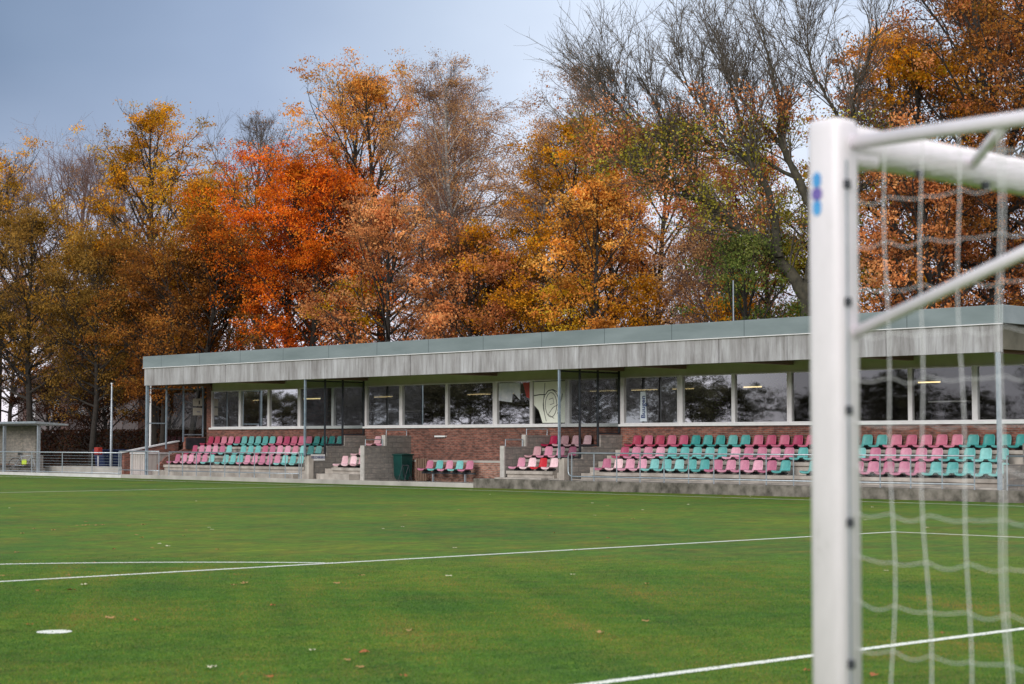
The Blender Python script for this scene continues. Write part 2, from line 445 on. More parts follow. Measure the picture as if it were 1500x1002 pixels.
# left end screen on a low wall
yl = 67.62
e = MB(); e.prism([(37.1, .09), (39.54, .09), (39.54, 1.85), (38.45, 1.85), (38.45, 1.3), (37.5, .95), (37.1, .6)], yl-.08, yl+.08)
e.build('end_parapet', M['brick_side'], stand)
MB().box(38.5, 39.5, yl-.11, yl-.082, 1.3, 1.8).build('end_panel', M['dark_steel'], stand)
MB().box(XF-.06, XF+.05, yl-.05, yl+.05, .1, 4.14).build('column', M['steel_blue'], stand)
for x, z0 in ((37.5, 1.3), (38.4, 1.62), (39.45, 1.86)):
    MB().box(x-.03, x+.03, yl-.03, yl+.03, z0, 4.355).build('screen_post', M['steel_blue'], stand)
for a, b, z in ((36.56, 37.47, 2.45), (36.56, 37.47, 4.0), (37.53, 38.37, 4.0), (38.43, 39.42, 4.0), (38.43, 39.42, 1.95)):
    MB().box(a, b, yl-.022, yl+.022, z-.025, z+.025).build('screen_rail', M['steel_blue'], stand)
MB().box(38.43, 39.42, yl-.004, yl+.004, 1.98, 3.97).build('screen_pane', M['screen'], stand)
MB().box(37.53, 38.37, yl-.004, yl+.004, 1.65, 3.97).build('screen_pane', M['screen'], stand)
# right end wall and column
d = MB(); d.prism([(36.9, .09), (39.54, .09), (39.54, 1.9), (37.9, 1.6), (37.9, 1.02), (36.9, 1.02)], 24.42, 24.58)
d.build('block_wall', M['block'], stand)
MB().box(XF-.05, XF+.05, 24.40, 24.50, .33, 4.14).build('column', M['steel_blue'], stand)
# aerial on the roof
MB().tube([(40.5, 37.2, 5.42), (40.5, 37.2, 7.15)], .022, 6).build('roof_aerial', M['galv'], stand)
# fluorescent tubes in the room
for y0, y1 in ((67.46-.6, 68.72-.9), (51.06, 52.41), (49.3, 50.38), (46.77, 47.55), (44.11, 45.49), (42.05, 43.34), (40.3, 41.32), (37.2, 38.0), (29.98, 30.8), (62.2, 63.4), (57.2, 58.4)):
    l = MB().tube([(42, y0, 3.55), (42, y1, 3.55)], .022, 6)
    q = l.build('ceiling_light', M['lamp'], stand)
    MB().box(41.96, 42.04, y0, y1, 3.576, 3.63).build('lamp_housing', M['frame_white'], q)
# wall lamp in recess
o = MB().box(XW-.12, XW-.005, 50.88, 51.5, 1.82, 1.88).build('wall_light', M['white_paint'], None); tag(o, 'slim white light fitting on the brick wall above the bench', 'lamp')

# things seen in the room
def text_obj(s, size, loc, rot, mat, parent, name='lettering', ext=.002, sx=1):
    cu = bpy.data.curves.new(name, 'FONT'); cu.body = s; cu.size = size; cu.extrude = ext
    cu.align_x = 'CENTER'; cu.align_y = 'CENTER'; cu.offset = size*.02
    t = bpy.data.objects.new(name, cu); COL.objects.link(t)
    bpy.context.view_layer.update()
    me = bpy.data.meshes.new_from_object(t); bpy.data.objects.remove(t)
    me.materials.clear(); me.materials.append(mat)
    o = bpy.data.objects.new(name, me); COL.objects.link(o)
    o.parent = parent; o.location = Vector(loc)-parent.location; o.rotation_euler = rot; o.scale = (sx, 1, 1)
    return o
ban = empty('banner', (39.56, 40.5, 2.3), 'tall pale blue banner with vertical dark letters on the long block window', 'banner')
MB().prism([(40.34, 2.36), (40.66, 2.36), (40.64, 3.4), (40.40, 3.4)], 39.556, 39.562, axis='x').build('cloth', varied('pale_banner', (.6,.68,.76), (.72,.78,.84), 3, .8), ban)
text_obj('Buugen', .27, (39.55, 40.5, 2.86), (PI/2, -PI/2, -PI/2), M['ink_blue'], ban)
# cream panel with line drawing of a crest
cr = empty('crest_panel', (39.56, 45.4, 2.3), 'cream panel with a dark outline drawing on the window left of the second column', 'panel')
cb = MB(); cb.prism([(44.38, 2.34), (45.55, 2.34), (45.75, 2.8), (46.0, 3.0), (46.02, 3.86), (44.38, 3.86)], 39.556, 39.562, axis='x').build('board', varied('cream_board', (.74,.76,.66), (.85,.86,.78), 2, .8), cr)
ln = MB()
def crv(pts, r=.012): ln.tube([(39.553, y, z) for y, z in pts], r, 5)
crv([(45.1+.42*math.cos(t*PI/10), 3.0+.55*math.sin(t*PI/10)) for t in range(-2, 13)])
crv([(45.1+.30*math.cos(t*PI/10), 3.0+.45*math.sin(t*PI/10)) for t in range(0, 21)])
crv([(46.0, 3.35), (45.7, 3.38), (45.4, 3.38), (45.25, 3.52), (45.0, 3.56), (44.8, 3.48)], .018)
crv([(45.35, 2.4), (45.45, 2.7), (45.5, 3.1), (45.42, 3.8)]); crv([(44.75, 3.0), (45.0, 2.9), (45.25, 2.65), (44.95, 2.5)])
crv([(44.6, 2.5), (44.75, 2.8), (44.6, 3.1), (44.5, 3.4)]); crv([(45.2, 3.2), (45.0, 3.25), (44.95, 3.05), (45.15, 3.0)])
ln.build('line_drawing', M['ink_black'], cr)
fl = empty('flag_cloth', (39.56, 47.3, 3.2), 'white cloth with red corner high on the window left of the crest', 'flag')
MB().prism([(46.75, 3.85), (47.92, 3.85), (47.93, 3.2), (47.2, 3.12), (47.15, 3.5), (46.75, 3.2)], 39.556, 39.562, axis='x').build('cloth', varied('white_cloth', (.5,.53,.62), (.75,.75,.8), 4, .9), fl)
MB().prism([(46.24, 3.85), (46.6, 3.85), (46.4, 3.3), (46.24, 3.25)], 39.548, 39.553, axis='x').build('red_patch', M['red'], fl)
# dim furniture inside the room: stacked chairs and tables along the glass
def room_table(y, label):
    t = empty('table', (41.2, y, 2.17), label, 'table', 'tables standing in the room behind the windows')
    MB().box(40.9, 41.7, y-.7, y+.7, 2.88, 2.92).build('tabletop', M['frame_white'], t)
    for dx in (40.95, 41.65):
        for dy in (-.62, .62):
            MB().box(dx-.02, dx+.02, y+dy-.02, y+dy+.02, 2.17, 2.879).build('leg', M['dark_steel'], t)
    return t
room_table(57.0, 'pale folding table behind the window above the visitors stairs')
room_table(54.8, 'pale folding table behind the window left of the recess')
room_table(29.0, 'pale table behind the window seen through the goal net')

# ------------------------------------------------------------------ notices and signs
sg = empty('sign', (37.05, 55.88, .95), 'white rectangular sign with blue capital letters on the grey block wall', 'sign')
MB().box(36.72, 37.42, 55.875, 55.89, .88, 1.13).build('board', M['white_paint'], sg)
text_obj('BEZOEKERS', .13, (37.07, 55.87, 1.005), (PI/2, 0, 0), M['ink_blue'], sg)
for z, lab in ((3.42, 'upper white paper notice on the glass end screen'), (3.0, 'lower white paper notice on the glass end screen')):
    nt_ = empty('notice', (39.15, yl-.02, z), lab, 'notice', 'paper notices on the end screen')
    MB().box(38.9, 39.4, yl-.02, yl-.012, z-.17, z+.17).build('sheet', M['paper'], nt_)
    if z > 3.2:
        MB().box(39.2, 39.26, yl-.024, yl-.021, z-.1, z+.08).build('print', M['ink_black'], nt_)
    else:
        MB().box(39.1, 39.3, yl-.024, yl-.021, z-.03, z+.0).build('print', M['ink_blue'], nt_)

# ------------------------------------------------------------------ seats
def seat_mesh():
    """bucket shell: grid u (width, y) x v (profile), faces -X; origin at the centre of the base"""
    prof = [(-.235,-.035,.185),(-.245,.0,.20),(-.225,.022,.212),(-.12,.018,.218),(0.0,.008,.218),(.10,.012,.215),(.150,.045,.212),(.178,.11,.210),(.195,.19,.208),(.208,.26,.204),(.216,.315,.190),(.219,.345,.160),(.220,.358,.120)]
    U = 9; prof = [(x if x > -.1 else x*1.3, z, hw*(.93 if z > .1 else .98)) for x, z, hw in prof]; vs = []; fs = []
    for (x, z, hw) in prof:
        for i in range(U):
            u = -1+2*i/(U-1)
            y = hw*u
            lift = .032*abs(u)**3 if z < .03 else 0
            fwd = -.045*abs(u)**2.5 if z >= .03 else 0
            vs.append((x+fwd, y, z+lift))
    n = len(prof)
    for j in range(n-1):
        for i in range(U-1):
            fs.append((j*U+i, j*U+i+1, (j+1)*U+i+1, (j+1)*U+i))
    me = bpy.data.meshes.new('seat'); me.from_pydata(vs, [], fs); me.update()
    me.polygons.foreach_set('use_smooth', [True]*len(me.polygons))
    return me
def mount_mesh():
    m_ = MB(); m_.box(-.17, .16, -.05, .05, -.088, -.004); m_.box(-.02, .05, -.19, .19, -.06, -.012)
    me = bpy.data.meshes.new('mount'); me.from_pydata(m_.v, [], m_.f); me.materials.append(M['dark_steel']); me.update(); return me
SHELL = {}
for k_ in SEATC:
    me = seat_mesh(); me.materials.append(SM[k_]); SHELL[k_] = me
MOUNT = mount_mesh()
def make_seat(x, y, z, k_, label, group):
    t = empty('seat', (x, y, z), label, 'seat', group)
    s = bpy.data.objects.new('shell', SHELL[k_]); COL.objects.link(s); s.parent = t
    md = s.modifiers.new('thick', 'SOLIDIFY'); md.thickness = .014; md.offset = 0
    m_ = bpy.data.objects.new('mount', MOUNT); COL.objects.link(m_); m_.parent = t
    s.rotation_euler = (0, rnd.uniform(-.02, .02), rnd.uniform(-.03, .03))
    return t
ORD = ['', 'first', 'second', 'third', 'fourth', 'fifth', 'sixth', 'seventh', 'eighth', 'ninth', 'tenth', 'eleventh', 'twelfth', 'thirteenth', 'fourteenth', 'fifteenth', 'sixteenth', 'seventeenth', 'eighteenth', 'nineteenth', 'twentieth']
ROWN = ('front', 'middle', 'top')
ZS = (.71, 1.11, 1.51)
def row(block, grp, r, y0, y1, pat, right_from=None):
    n = len(pat); total = sum(c != '_' for c in pat); seen = 0
    for i, c in enumerate(pat):
        if c == '_': continue
        seen += 1
        y = y0+(y1-y0)*i/(n-1)
        if right_from and seen > right_from: pos = ORD[total-seen+1]+' from the right' if total-seen else 'rightmost'
        else: pos = ORD[seen]+' from the left' if seen > 1 else 'leftmost'
        make_seat(TX[r]+.235, y, ZS[r], c, f'{SEATC[c][0]} seat, {pos} in the {ROWN[r]} row, {block}', grp)
A = 'far left block'; GA = 'seats in the far left block'
row(A, GA, 0, 66.79, 57.71, 'PPPPPT_TTTPPPPPTTT'); row(A, GA, 1, 66.78, 57.69, 'MPPPPT_TTTMPPPMTTT'); row(A, GA, 2, 66.87, 57.44, 'CCMMMDDDDDMMMMMDDDD')
Bk = 'block left of recess'; GB = 'seats in the narrow block left of the recess'
row(Bk, GB, 0, 54.79, 53.7, 'LLL'); row(Bk, GB, 1, 54.8, 53.7, 'LLL'); row(Bk, GB, 2, 54.95, 53.65, 'LPL')
Ck = 'block right of recess'; GC = 'seats in the small block right of the recess'
row(Ck, GC, 0, 44.61, 42.94, 'PLRL'); row(Ck, GC, 1, 44.73, 42.93, 'LPPP'); row(Ck, GC, 2, 44.8, 43.06, 'CLLL')
D = 'long right block'; GD = 'seats in the long right block'
row(D, GD, 0, 40.39, 25.02, 'PLPPTTTTTPPPPPT_TTTPPPPPTTTTT', 16)
row(D, GD, 1, 40.4, 25.58, 'MPPPTTTTTPPPPPTTTTTPPPPPTTTT', 16)
row(D, GD, 2, 41.0-.35, 25.5, 'CMCMMDDDDDMMMMMDDDDDMMMMMDDDD', 16)
# five seats on a beam before the brick plinth
bench = empty('seat_bench', (38.6, 49.7, .1), 'steel beam on two legs carrying five alternating pink and teal seats', 'bench')
MB().box(38.56, 38.64, 48.2, 51.25, .41, .47).build('beam', M['dark_steel'], bench)
for y in (50.6, 48.75):
    MB().box(38.57, 38.63, y-.03, y+.03, .11, .41).build('leg', M['galv'], bench)
    MB().box(38.4, 38.8, y-.04, y+.04, .1, .115).build('foot', M['galv'], bench)
for i, c in enumerate('PTPTP'):
    make_seat(38.6, 50.98-.58*i, .50+.06, c, f'{SEATC[c][0]} plastic seat, {["leftmost","second from the left","middle one","second from the right","rightmost"][i]} on the steel bench in the recess', 'seats on the bench in the recess')

# ------------------------------------------------------------------ railings
def railing(name, x, ys, z0, z1, zl_, label, bend=False):
    r = empty(name, (x, ys[0], z0), label, 'railing')
    t = MB()
    if bend:
        t.tube([(x, ys[-1], zl_), (x, ys[0]-.0, zl_), (x, ys[0]+.13, zl_+.06), (x, ys[0]+.17, zl_+.16), (x, ys[0]+.17, z1-.12), (x, ys[0]+.13, z1-.03), (x, ys[0], z1), (x, ys[-1], z1)], .024)
        t.build('rail', M['galv'], r, smooth=True)
    else:
        MB().tube([(x, ys[0], z1), (x, ys[-1], z1)], .026).build('rail', M['galv'], r, smooth=True)
        MB().tube([(x, ys[0], zl_), (x, ys[-1], zl_)], .018).build('rail', M['galv'], r, smooth=True)
    for y in ys:
        MB().tube([(x, y, z0), (x, y, z1-.02)], .021, 6).build('post', M['galv'], r)
    return r
railing('railing', 36.3, [40.8-1.045*i for i in range(16)], .33, 1.26, .47, 'long grey tubular railing in front of the right seating block', True)
railing('railing', 36.3, [65.5-1.06*i for i in range(10)]+[56.1], .15, 1.18, .36, 'grey tubular railing in front of the far left seating block')
railing('railing', 36.3, [69.6, 68.5, 67.2, 66.3], .12, 1.2, .36, 'short grey railing before the slatted box at the stand end')
railing('railing', 36.3, [24.1-1.05*i for i in range(4)], .33, 1.26, .47, 'grey railing right of the last roof column behind the net')
f4 = [95.1, 92.2, 89.3, 86.4, 83.4, 80.5, 77.7, 74.8, 72.1, 69.6]
lr = railing('railing', 36.4, f4, .12, 1.12, .2, 'grey railing with wire mesh at the far left edge of the pitch')
wm = MB()
for z in (.32, .45, .58, .71, .84, .97):
    wm.tube([(36.4, f4[0], z), (36.4, f4[-1], z)], .006, 4)
wm.build('wire_mesh', M['galv'], lr)

# ------------------------------------------------------------------ bin, pallets, clutter in the recess
bn = empty('wheelie_bin', (38.75, 52.6, .1), 'dark green wheelie bin against the grey block wall', 'bin')
MB().prism([(38.5, .3), (38.6, .14), (38.98, .14), (39.05, 1.1), (38.45, 1.1)], 52.33, 52.85).build('body', M['green_bin'], bn, bevel=.02)
MB().prism([(38.42, 1.1), (39.08, 1.1), (39.08, 1.15), (38.7, 1.18), (38.42, 1.14)], 52.29, 52.89).build('lid', M['green_bin'], bn, bevel=.01)
for y in (52.34, 52.84):
    MB().tube([(38.92, y-.03, .21), (38.92, y+.03, .21)], .1, 12).build('wheel', M['black'], bn)
ch = empty('trestle', (38.4, 51.9, .1), 'folded dark metal trestle standing before the green bin', 'trestle')
for y in (52.08, 51.72):
    MB().tube([(38.15, y+.08, .1), (38.3, y, .72)], .012, 5).build('leg', M['dark_steel'], ch)
    MB().tube([(38.48, y+.02, .1), (38.3, y, .72)], .012, 5).build('leg', M['dark_steel'], ch)
MB().tube([(38.3, 52.1, .72), (38.3, 51.7, .72)], .016, 5).build('crossbar', M['dark_steel'], ch)
pl = empty('wooden_pallet', (39.0, 51.7, .1), 'brown wooden pallet leaning upright between green bin and bench', 'pallet')
for i in range(5):
    y = 51.98-.135*i
    MB().box(38.93, 38.96, y-.045, y+.045, .12, .98).build('slat', M['wood'], pl)
for z in (.2, .55, .88):
    MB().box(38.965, 39.05, 51.38, 52.03, z-.05, z+.05).build('bearer', M['wood'], pl)

# ------------------------------------------------------------------ left side: slatted box, side wall, shelter, bicycle, bins, poles
bx_ = empty('slatted_box', (37.2, 69.0, .1), 'off white slatted storage box at the left end of the stand', 'box')
MB().box(36.9, 38.1, 68.2, 69.5, .12, 1.08).build('body', M['corrugated'], bx_)
for i in range(9):
    y = 68.25+.15*i
    MB().box(36.86, 36.898, y, y+.11, .14, 1.06).build('slat', M['corrugated'], bx_)
MB().box(36.82, 38.15, 68.15, 69.55, 1.082, 1.14).build('lid', M['frame_white'], bx_)
sw = empty('brick_side_wall', (37.6, 70.4, 0), 'low brick wall with sloping white coping beside the stand end', 'wall')
MB().prism([(37.0, .06), (39.9, .06), (39.9, 1.62), (37.0, 1.12)], 70.3, 70.5).build('wall', M['brick_side'], sw)
MB().prism([(36.85, 1.10), (39.95, 1.63), (39.95, 1.69), (36.85, 1.16)], 70.26, 70.54).build('coping', M['frame_white'], sw)

dg = empty('team_shelter', (38.5, 80, 0), 'grey block shelter with flat roof and white posts at left edge', 'shelter')
YD0, YD1 = 78.0, 92.0
for y in (78.64, 82.09, 85.5, 89.0):
    MB().box(37.2, 37.34, y-.055, y+.055, .06, 2.42).build('post', M['galv'], dg)
MB().prism([(36.9, 2.52), (38.7, 2.42), (38.7, 2.5), (36.9, 2.62)], YD0+.3, YD1).build('roof', M['galv'], dg)
MB().box(38.4, 38.55, YD0+3.0, YD1, .06, 2.42).build('back_wall', brick_mat('grey_block_back', (.26,.25,.22), (.21,.2,.18), (.15,.145,.13), bw=.42, bh=.2, ms=.01, dark=(.36,.35,.33)), dg)
MB().box(37.3, 37.55, 78.66, 78.76, .06, .95).build('side_wall', M['block'], dg)
MB().box(38.0, 38.38, YD0+3.2, YD1-.3, .42, .48).build('bench_board', M['wood'], dg)

def bicycle(x, y, label):
    b = empty('bicycle', (x, y, .1), label, 'bicycle'); b.rotation_euler = (0, 0, math.radians(40)); R = .34; z = .1+R+.02
    for yy in (y+.52, y-.52):
        wv = MB().tube([(x, yy+R*math.cos(t*PI/12), z+R*math.sin(t*PI/12)) for t in range(24)], .018, 6, closed=True).build('wheel', M['black'], b)
        sp = MB()
        for t in range(12):
            sp.tube([(x, yy, z), (x, yy+R*math.cos(t*PI/6), z+R*math.sin(t*PI/6))], .003, 3)
        sp.build('spokes', M['galv'], wv)
    fr = MB(); bb = (x, y+.08, z-.05); hd = (x, y-.36, z+.48); st = (x, y+.22, z+.42)
    fr.tube([bb, hd], .018); fr.tube([bb, st], .016); fr.tube([st, hd], .016); fr.tube([(x, y+.52, z), bb], .012); fr.tube([(x, y+.52, z), st], .01)
    fr.tube([hd, (x, y-.52, z)], .014); fr.tube([hd, (x, y-.33, z+.6)], .014); fr.tube([st, (x, y+.25, z+.52)], .012)
    fr.build('frame', M['galv'], b)
    MB().tube([(x-.25, y-.22, z+.62), (x-.12, y-.34, z+.62), (x+.12, y-.34, z+.62), (x+.25, y-.22, z+.62)], .013).build('handlebar', M['dark_steel'], b)
    MB().tube([(x, y+.12, z+.54), (x, y+.25, z+.55), (x, y+.37, z+.55)], [.02, .045, .07]).build('saddle', M['black'], b)
    MB().box(x-.09, x-.02, y-.1, y+.16, z+.02, z+.26).build('pannier', M['yellow_bag'], b, bevel=.03)
bicycle(37.85, 81.0, 'grey bicycle with lime yellow bag parked under the shelter roof')

rb = empty('post_box', (44.5, 85.2, 0), 'small red litter bin on a white post behind the left railing', 'bin')
MB().box(44.35, 44.65, 85.0, 85.4, .92, 1.32).build('body', M['red'], rb, bevel=.03)
MB().tube([(44.5, 85.2, 0), (44.5, 85.2, .95)], .04, 8).build('post', M['frame_white'], rb)
rb.name = 'litter_bin'
nb = empty('waste_container', (46, 86.0, 0), 'dark blue waste container beside the white flagpole', 'container')
MB().prism([(45.2, .1), (46.6, .1), (46.75, 1.12), (45.05, 1.12)], 85.6, 86.6).build('body', M['navy'], nb, bevel=.02)
MB().box(45.0, 46.8, 85.55, 86.65, 1.122, 1.2).build('lid', M['navy'], nb, bevel=.02)
fp = empty('flagpole', (45, 84.7, 0), 'tall slim white pole standing left of the stand', 'pole')
MB().tube([(45, 84.7, 0), (45, 84.7, 4.75)], [.085, .05], 10).build('pole', M['galv'], fp)
MB().tube([(45, 84.7, 4.75), (45, 84.7, 4.82)], .075, 10).build('cap', M['white_paint'], fp)
fp2 = empty('flagpole', (46, 82.4, 0), 'thin white pole seen through the left end screen', 'pole')
MB().tube([(46, 82.4, 0), (46, 82.4, 4.9)], [.07, .045], 8).build('pole', M['white_paint'], fp2)
ls = MB().box(39.5, 41.2, 74.5, 82, .06, .38).build('concrete_bench', M['paving'], bevel=.02); tag(ls, 'long low pale concrete slab behind the left railing', 'bench')

# house glimpsed behind the trees at left
hs = empty('house', (70, 128, 0), 'grey rendered house glimpsed between the left tree trunks', 'house')
rend = varied('grey_render', (.14,.12,.12), (.22,.19,.19), 1, .9)
MB().box(66, 76, 118, 134, 0, 5.6).build('wall', rend, hs)
MB().prism([(65.4, 5.6), (76.6, 5.6), (71, 9.4)], 117.6, 134.4).build('roof', varied('dark_tiles', (.06,.04,.04), (.12,.08,.08), 4, .9), hs)
for y in (120.2, 124.0, 127.8, 131.6):
    for z in (1.0, 3.6):
        wf = MB().box(65.9, 65.98, y-.6, y+.6, z, z+1.4).build('window', M['frame_white'], hs)
        MB().box(65.86, 65.895, y-.5, y+.5, z+.1, z+1.3).build('pane', M['glass'], wf)

# ------------------------------------------------------------------ goal in the foreground
GX = -3.72
goal = empty('football_goal', (GX, 0, 0), 'white aluminium football goal close to the camera with net and brace bars', 'goal')
def goal_mat():
    m, nt, b = new_mat('goal_white'); n = noise(nt, 9, 8, .75, stretch=(1, 1, .35)); r = ramp(nt, n.outputs[0], [(.27, (.50,.48,.47)), (.40, (.78,.73,.78)), (.7, (.87,.81,.87))])
    nt.links.new(r.outputs[0], b.inputs['Base Color']); b.inputs['Roughness'].default_value = .38; return m
GM = goal_mat()
def oval_profile(a, b, n=28, e=4.2):
    out = []
    for i in range(n):
        t = 2*PI*i/n; c, s = math.cos(t), math.sin(t)
        out.append((a*math.copysign(abs(c)**(2/e), c), b*math.copysign(abs(s)**(2/e), s)))
    return out
def vpost(x):
    m_ = MB(); pr = oval_profile(.056, .06); n = len(pr)
    rings = [(0, 1), (2.53, 1), (2.55, .975), (2.56, .93), (2.563, .8)]
    for z, s in rings:
        for a, b in pr: m_.v.append((x+a*s, b*s, z))
    for j in range(len(rings)-1):
        for i in range(n):
            k2 = (i+1) % n; m_.f.append((j*n+i, j*n+k2, (j+1)*n+k2, (j+1)*n+i))
    m_.f.append(tuple((len(rings)-1)*n+i for i in range(n))); m_.f.append(tuple(reversed(range(n))))
    return m_
for x in (GX, -GX):
    po = vpost(x).build('post', GM, goal, smooth=True)
    sx = 1 if x < 0 else -1
    MB().box(x-.022, x-.016, -.0635, -.054, 0, 2.44).build('net_groove', M['galv'], po)
    for z in (2.37, 2.03, 1.72, 1.40, 1.0, .62, .25):
        MB().box(x-.030, x-.010, -.072, -.052, z-.013, z+.013).build('net_hook', M['dark_steel'], po, bevel=.004)
# crossbar
m_ = MB(); pr = oval_profile(.058, .058, e=2.4); n = len(pr)
for x in (GX+.045, -GX-.045):
    for a, b in pr: m_.v.append((x, a, 2.50+b))
for i in range(n):
    k2 = (i+1) % n; m_.f.append((i, k2, n+k2, n+i))
m_.build('crossbar', GM, goal, smooth=True)
for i in range(20):
    x = GX+.35+.36*i
    MB().box(x-.012, x+.012, -.07, -.05, 2.425, 2.45).build('net_hook', M['dark_steel'], goal, bevel=.003)
for x in (GX, -GX):
    s = 1 if x < 0 else -1
    MB().box(min(x, x+.17*s), max(x, x+.17*s), -.052, .052, 2.43, 2.552).build('corner_joint', GM, goal, bevel=.02)
    MB().tube([(x+.02*s, -.04, 2.495), (x+.02*s, -1.55, 2.495)], .0215, 12).build('top_bar', GM, goal, smooth=True)
    MB().tube([(x+.02*s, -.05, 1.94), (x+.02*s, -1.53, 2.455)], .018, 12).build('brace', GM, goal, smooth=True)
    MB().tube([(x+.02*s, -1.55, 2.495), (x+.02*s, -2.1, .03)], .0215, 12).build('rear_bar', GM, goal, smooth=True)
    MB().tube([(x+.68*s, -.03, 2.50), (x+.04*s, -.55, 2.495)], .016, 10).build('corner_brace', GM, goal, smooth=True)
MB().tube([(GX, -2.1, .03), (-GX, -2.1, .03)], .0215, 8).build('ground_bar', GM, goal, smooth=True)
# net: side sheet, back sheet, roof sheet
nb_ = MB(); g = .122; cr_ = random.Random(3)
def cord(pts, r=.0018): nb_.tube(pts, r, 5)
for X, sgn in ((GX+.012, 1), (-GX-.012, -1)):
    fine = sgn > 0
    ns = 17
    zs = [.0]
    for j in range(0, ns):
        y = -.175-g*j
        ztop = 2.50 if y > -1.55 else 2.5+(y+1.55)*(2.47/.55)
        if ztop < .1: continue
        ph = cr_.uniform(0, 6)
        pts = [(X+.006*math.sin(z_*5+ph), y+.010*math.sin(z_*2.3+ph)+.006*math.sin(z_*9+j), z_) for z_ in np.linspace(0, ztop, 26 if fine else 8)]
        cord(pts)
        if fine and j == 3: cord([(a_+.002, b_-.011-.002*math.sin(c_*6), c_) for a_, b_, c_ in pts], .0015)
    for k3 in range(1, 20):
        z0 = 2.44-.128*k3+.03
        yend = -1.55-(2.5-z0)*.55/2.47
        pts = []; steps = 5 if fine else 1; nn = int(abs(yend)/g)
        for j in range(nn*steps+1):
            y = -.062-j*g/steps; fr_ = (j % steps)/steps
            sag = -.011*math.sin(PI*fr_) if fine else 0
            drop = -.022*(1-math.exp(-abs(y)/.06))
            pts.append((X+.006*math.sin(y*17+k3), y, z0+drop+sag+.005*math.sin(j*.9+k3*2.1)))
        if len(pts) > 1: cord(pts, .0011)
nx = int(7.3/g)
for i in range(nx):   # roof and back strings running front to back then down
    x = GX+.08+g*i
    cord([(x, -.03, 2.45), (x, -.4, 2.43), (x, -.8, 2.42), (x, -1.2, 2.44), (x, -1.55, 2.50), (x, -1.7, 1.8), (x, -1.9, .95), (x, -2.08, .04)], .0012)
for y, z in [(-.03-g*j, 2.45-.03*math.sin(PI*j/12.5)) for j in range(13)]+[(-1.55-.0272*j, 2.5-.122*j) for j in range(1, 20)]:
    cord([(GX+.02+7.4*t/8, y, z-.012*math.sin(PI*t/8)) for t in range(9)], .0012)
nb_.build('net', M['net'], goal)
# worn printed sticker near the top of the post
def blob(zc, h, wd, mat, name):
    q = MB()
    for sgn in (0,):
        pts = [(GX-.0585, .015+wd*math.cos(t*PI/8)*(1 if t % 2 else .7), zc+h*math.sin(t*PI/8)) for t in range(16)]
        q.poly(pts); q.v += [(GX-.0575, a[1], a[2]) for a in pts]; n = len(pts)
        for i in range(n): q.f.append((i, (i+1) % n, n+(i+1) % n, n+i))
    return q.build(name, mat, goal)
blob(2.385, .024, .018, M['blue_sticker'], 'sticker'); blob(2.345, .020, .022, M['purple_sticker'], 'sticker'); blob(2.305, .024, .018, M['blue_sticker'], 'sticker')

# ------------------------------------------------------------------ fallen leaves on the turf
leaf_m = [varied('leaf_tan', (.28,.15,.05), (.45,.27,.11), 30, .8), varied('leaf_rust', (.25,.07,.015), (.36,.12,.03), 30, .8), varied('leaf_cream', (.55,.5,.36), (.7,.64,.5), 30, .8)]
def leaf_mesh(sz, mat, seed):
    r = random.Random(seed); n = 12; vs = [(0, 0, .012*sz/.06)]; fs = []
    for i in range(n):
        a = 2*PI*i/n; rr = sz*(1 if i % 2 else .66)*r.uniform(.85, 1.1)*(1.15 if i in (0, 1, 11) else 1)
        vs.append((rr*math.cos(a), rr*.72*math.sin(a), r.uniform(.004, .028)*sz/.06))
    for i in range(n): fs.append((0, 1+i, 1+(i+1) % n))
    me = bpy.data.meshes.new('fallen_leaf'); me.from_pydata(vs, [], fs); me.materials.append(mat); return me
LM = [leaf_mesh(.05, leaf_m[0], 1), leaf_mesh(.045, leaf_m[1], 2), leaf_mesh(.05, leaf_m[2], 3), leaf_mesh(.06, leaf_m[0], 4), leaf_mesh(.055, leaf_m[1], 5)]
LL = {0: 'curled tan leaf lying on the green turf', 1: 'small rust brown leaf lying on the green turf', 2: 'pale cream leaf lying on the green turf', 3: 'larger curled tan leaf lying on the green turf', 4: 'larger rust brown leaf lying on the green turf'}
LG = {0: 'small tan leaves on the turf', 1: 'small rust leaves on the turf', 2: 'cream leaves on the turf', 3: 'larger tan leaves on the turf', 4: 'larger rust leaves on the turf'}
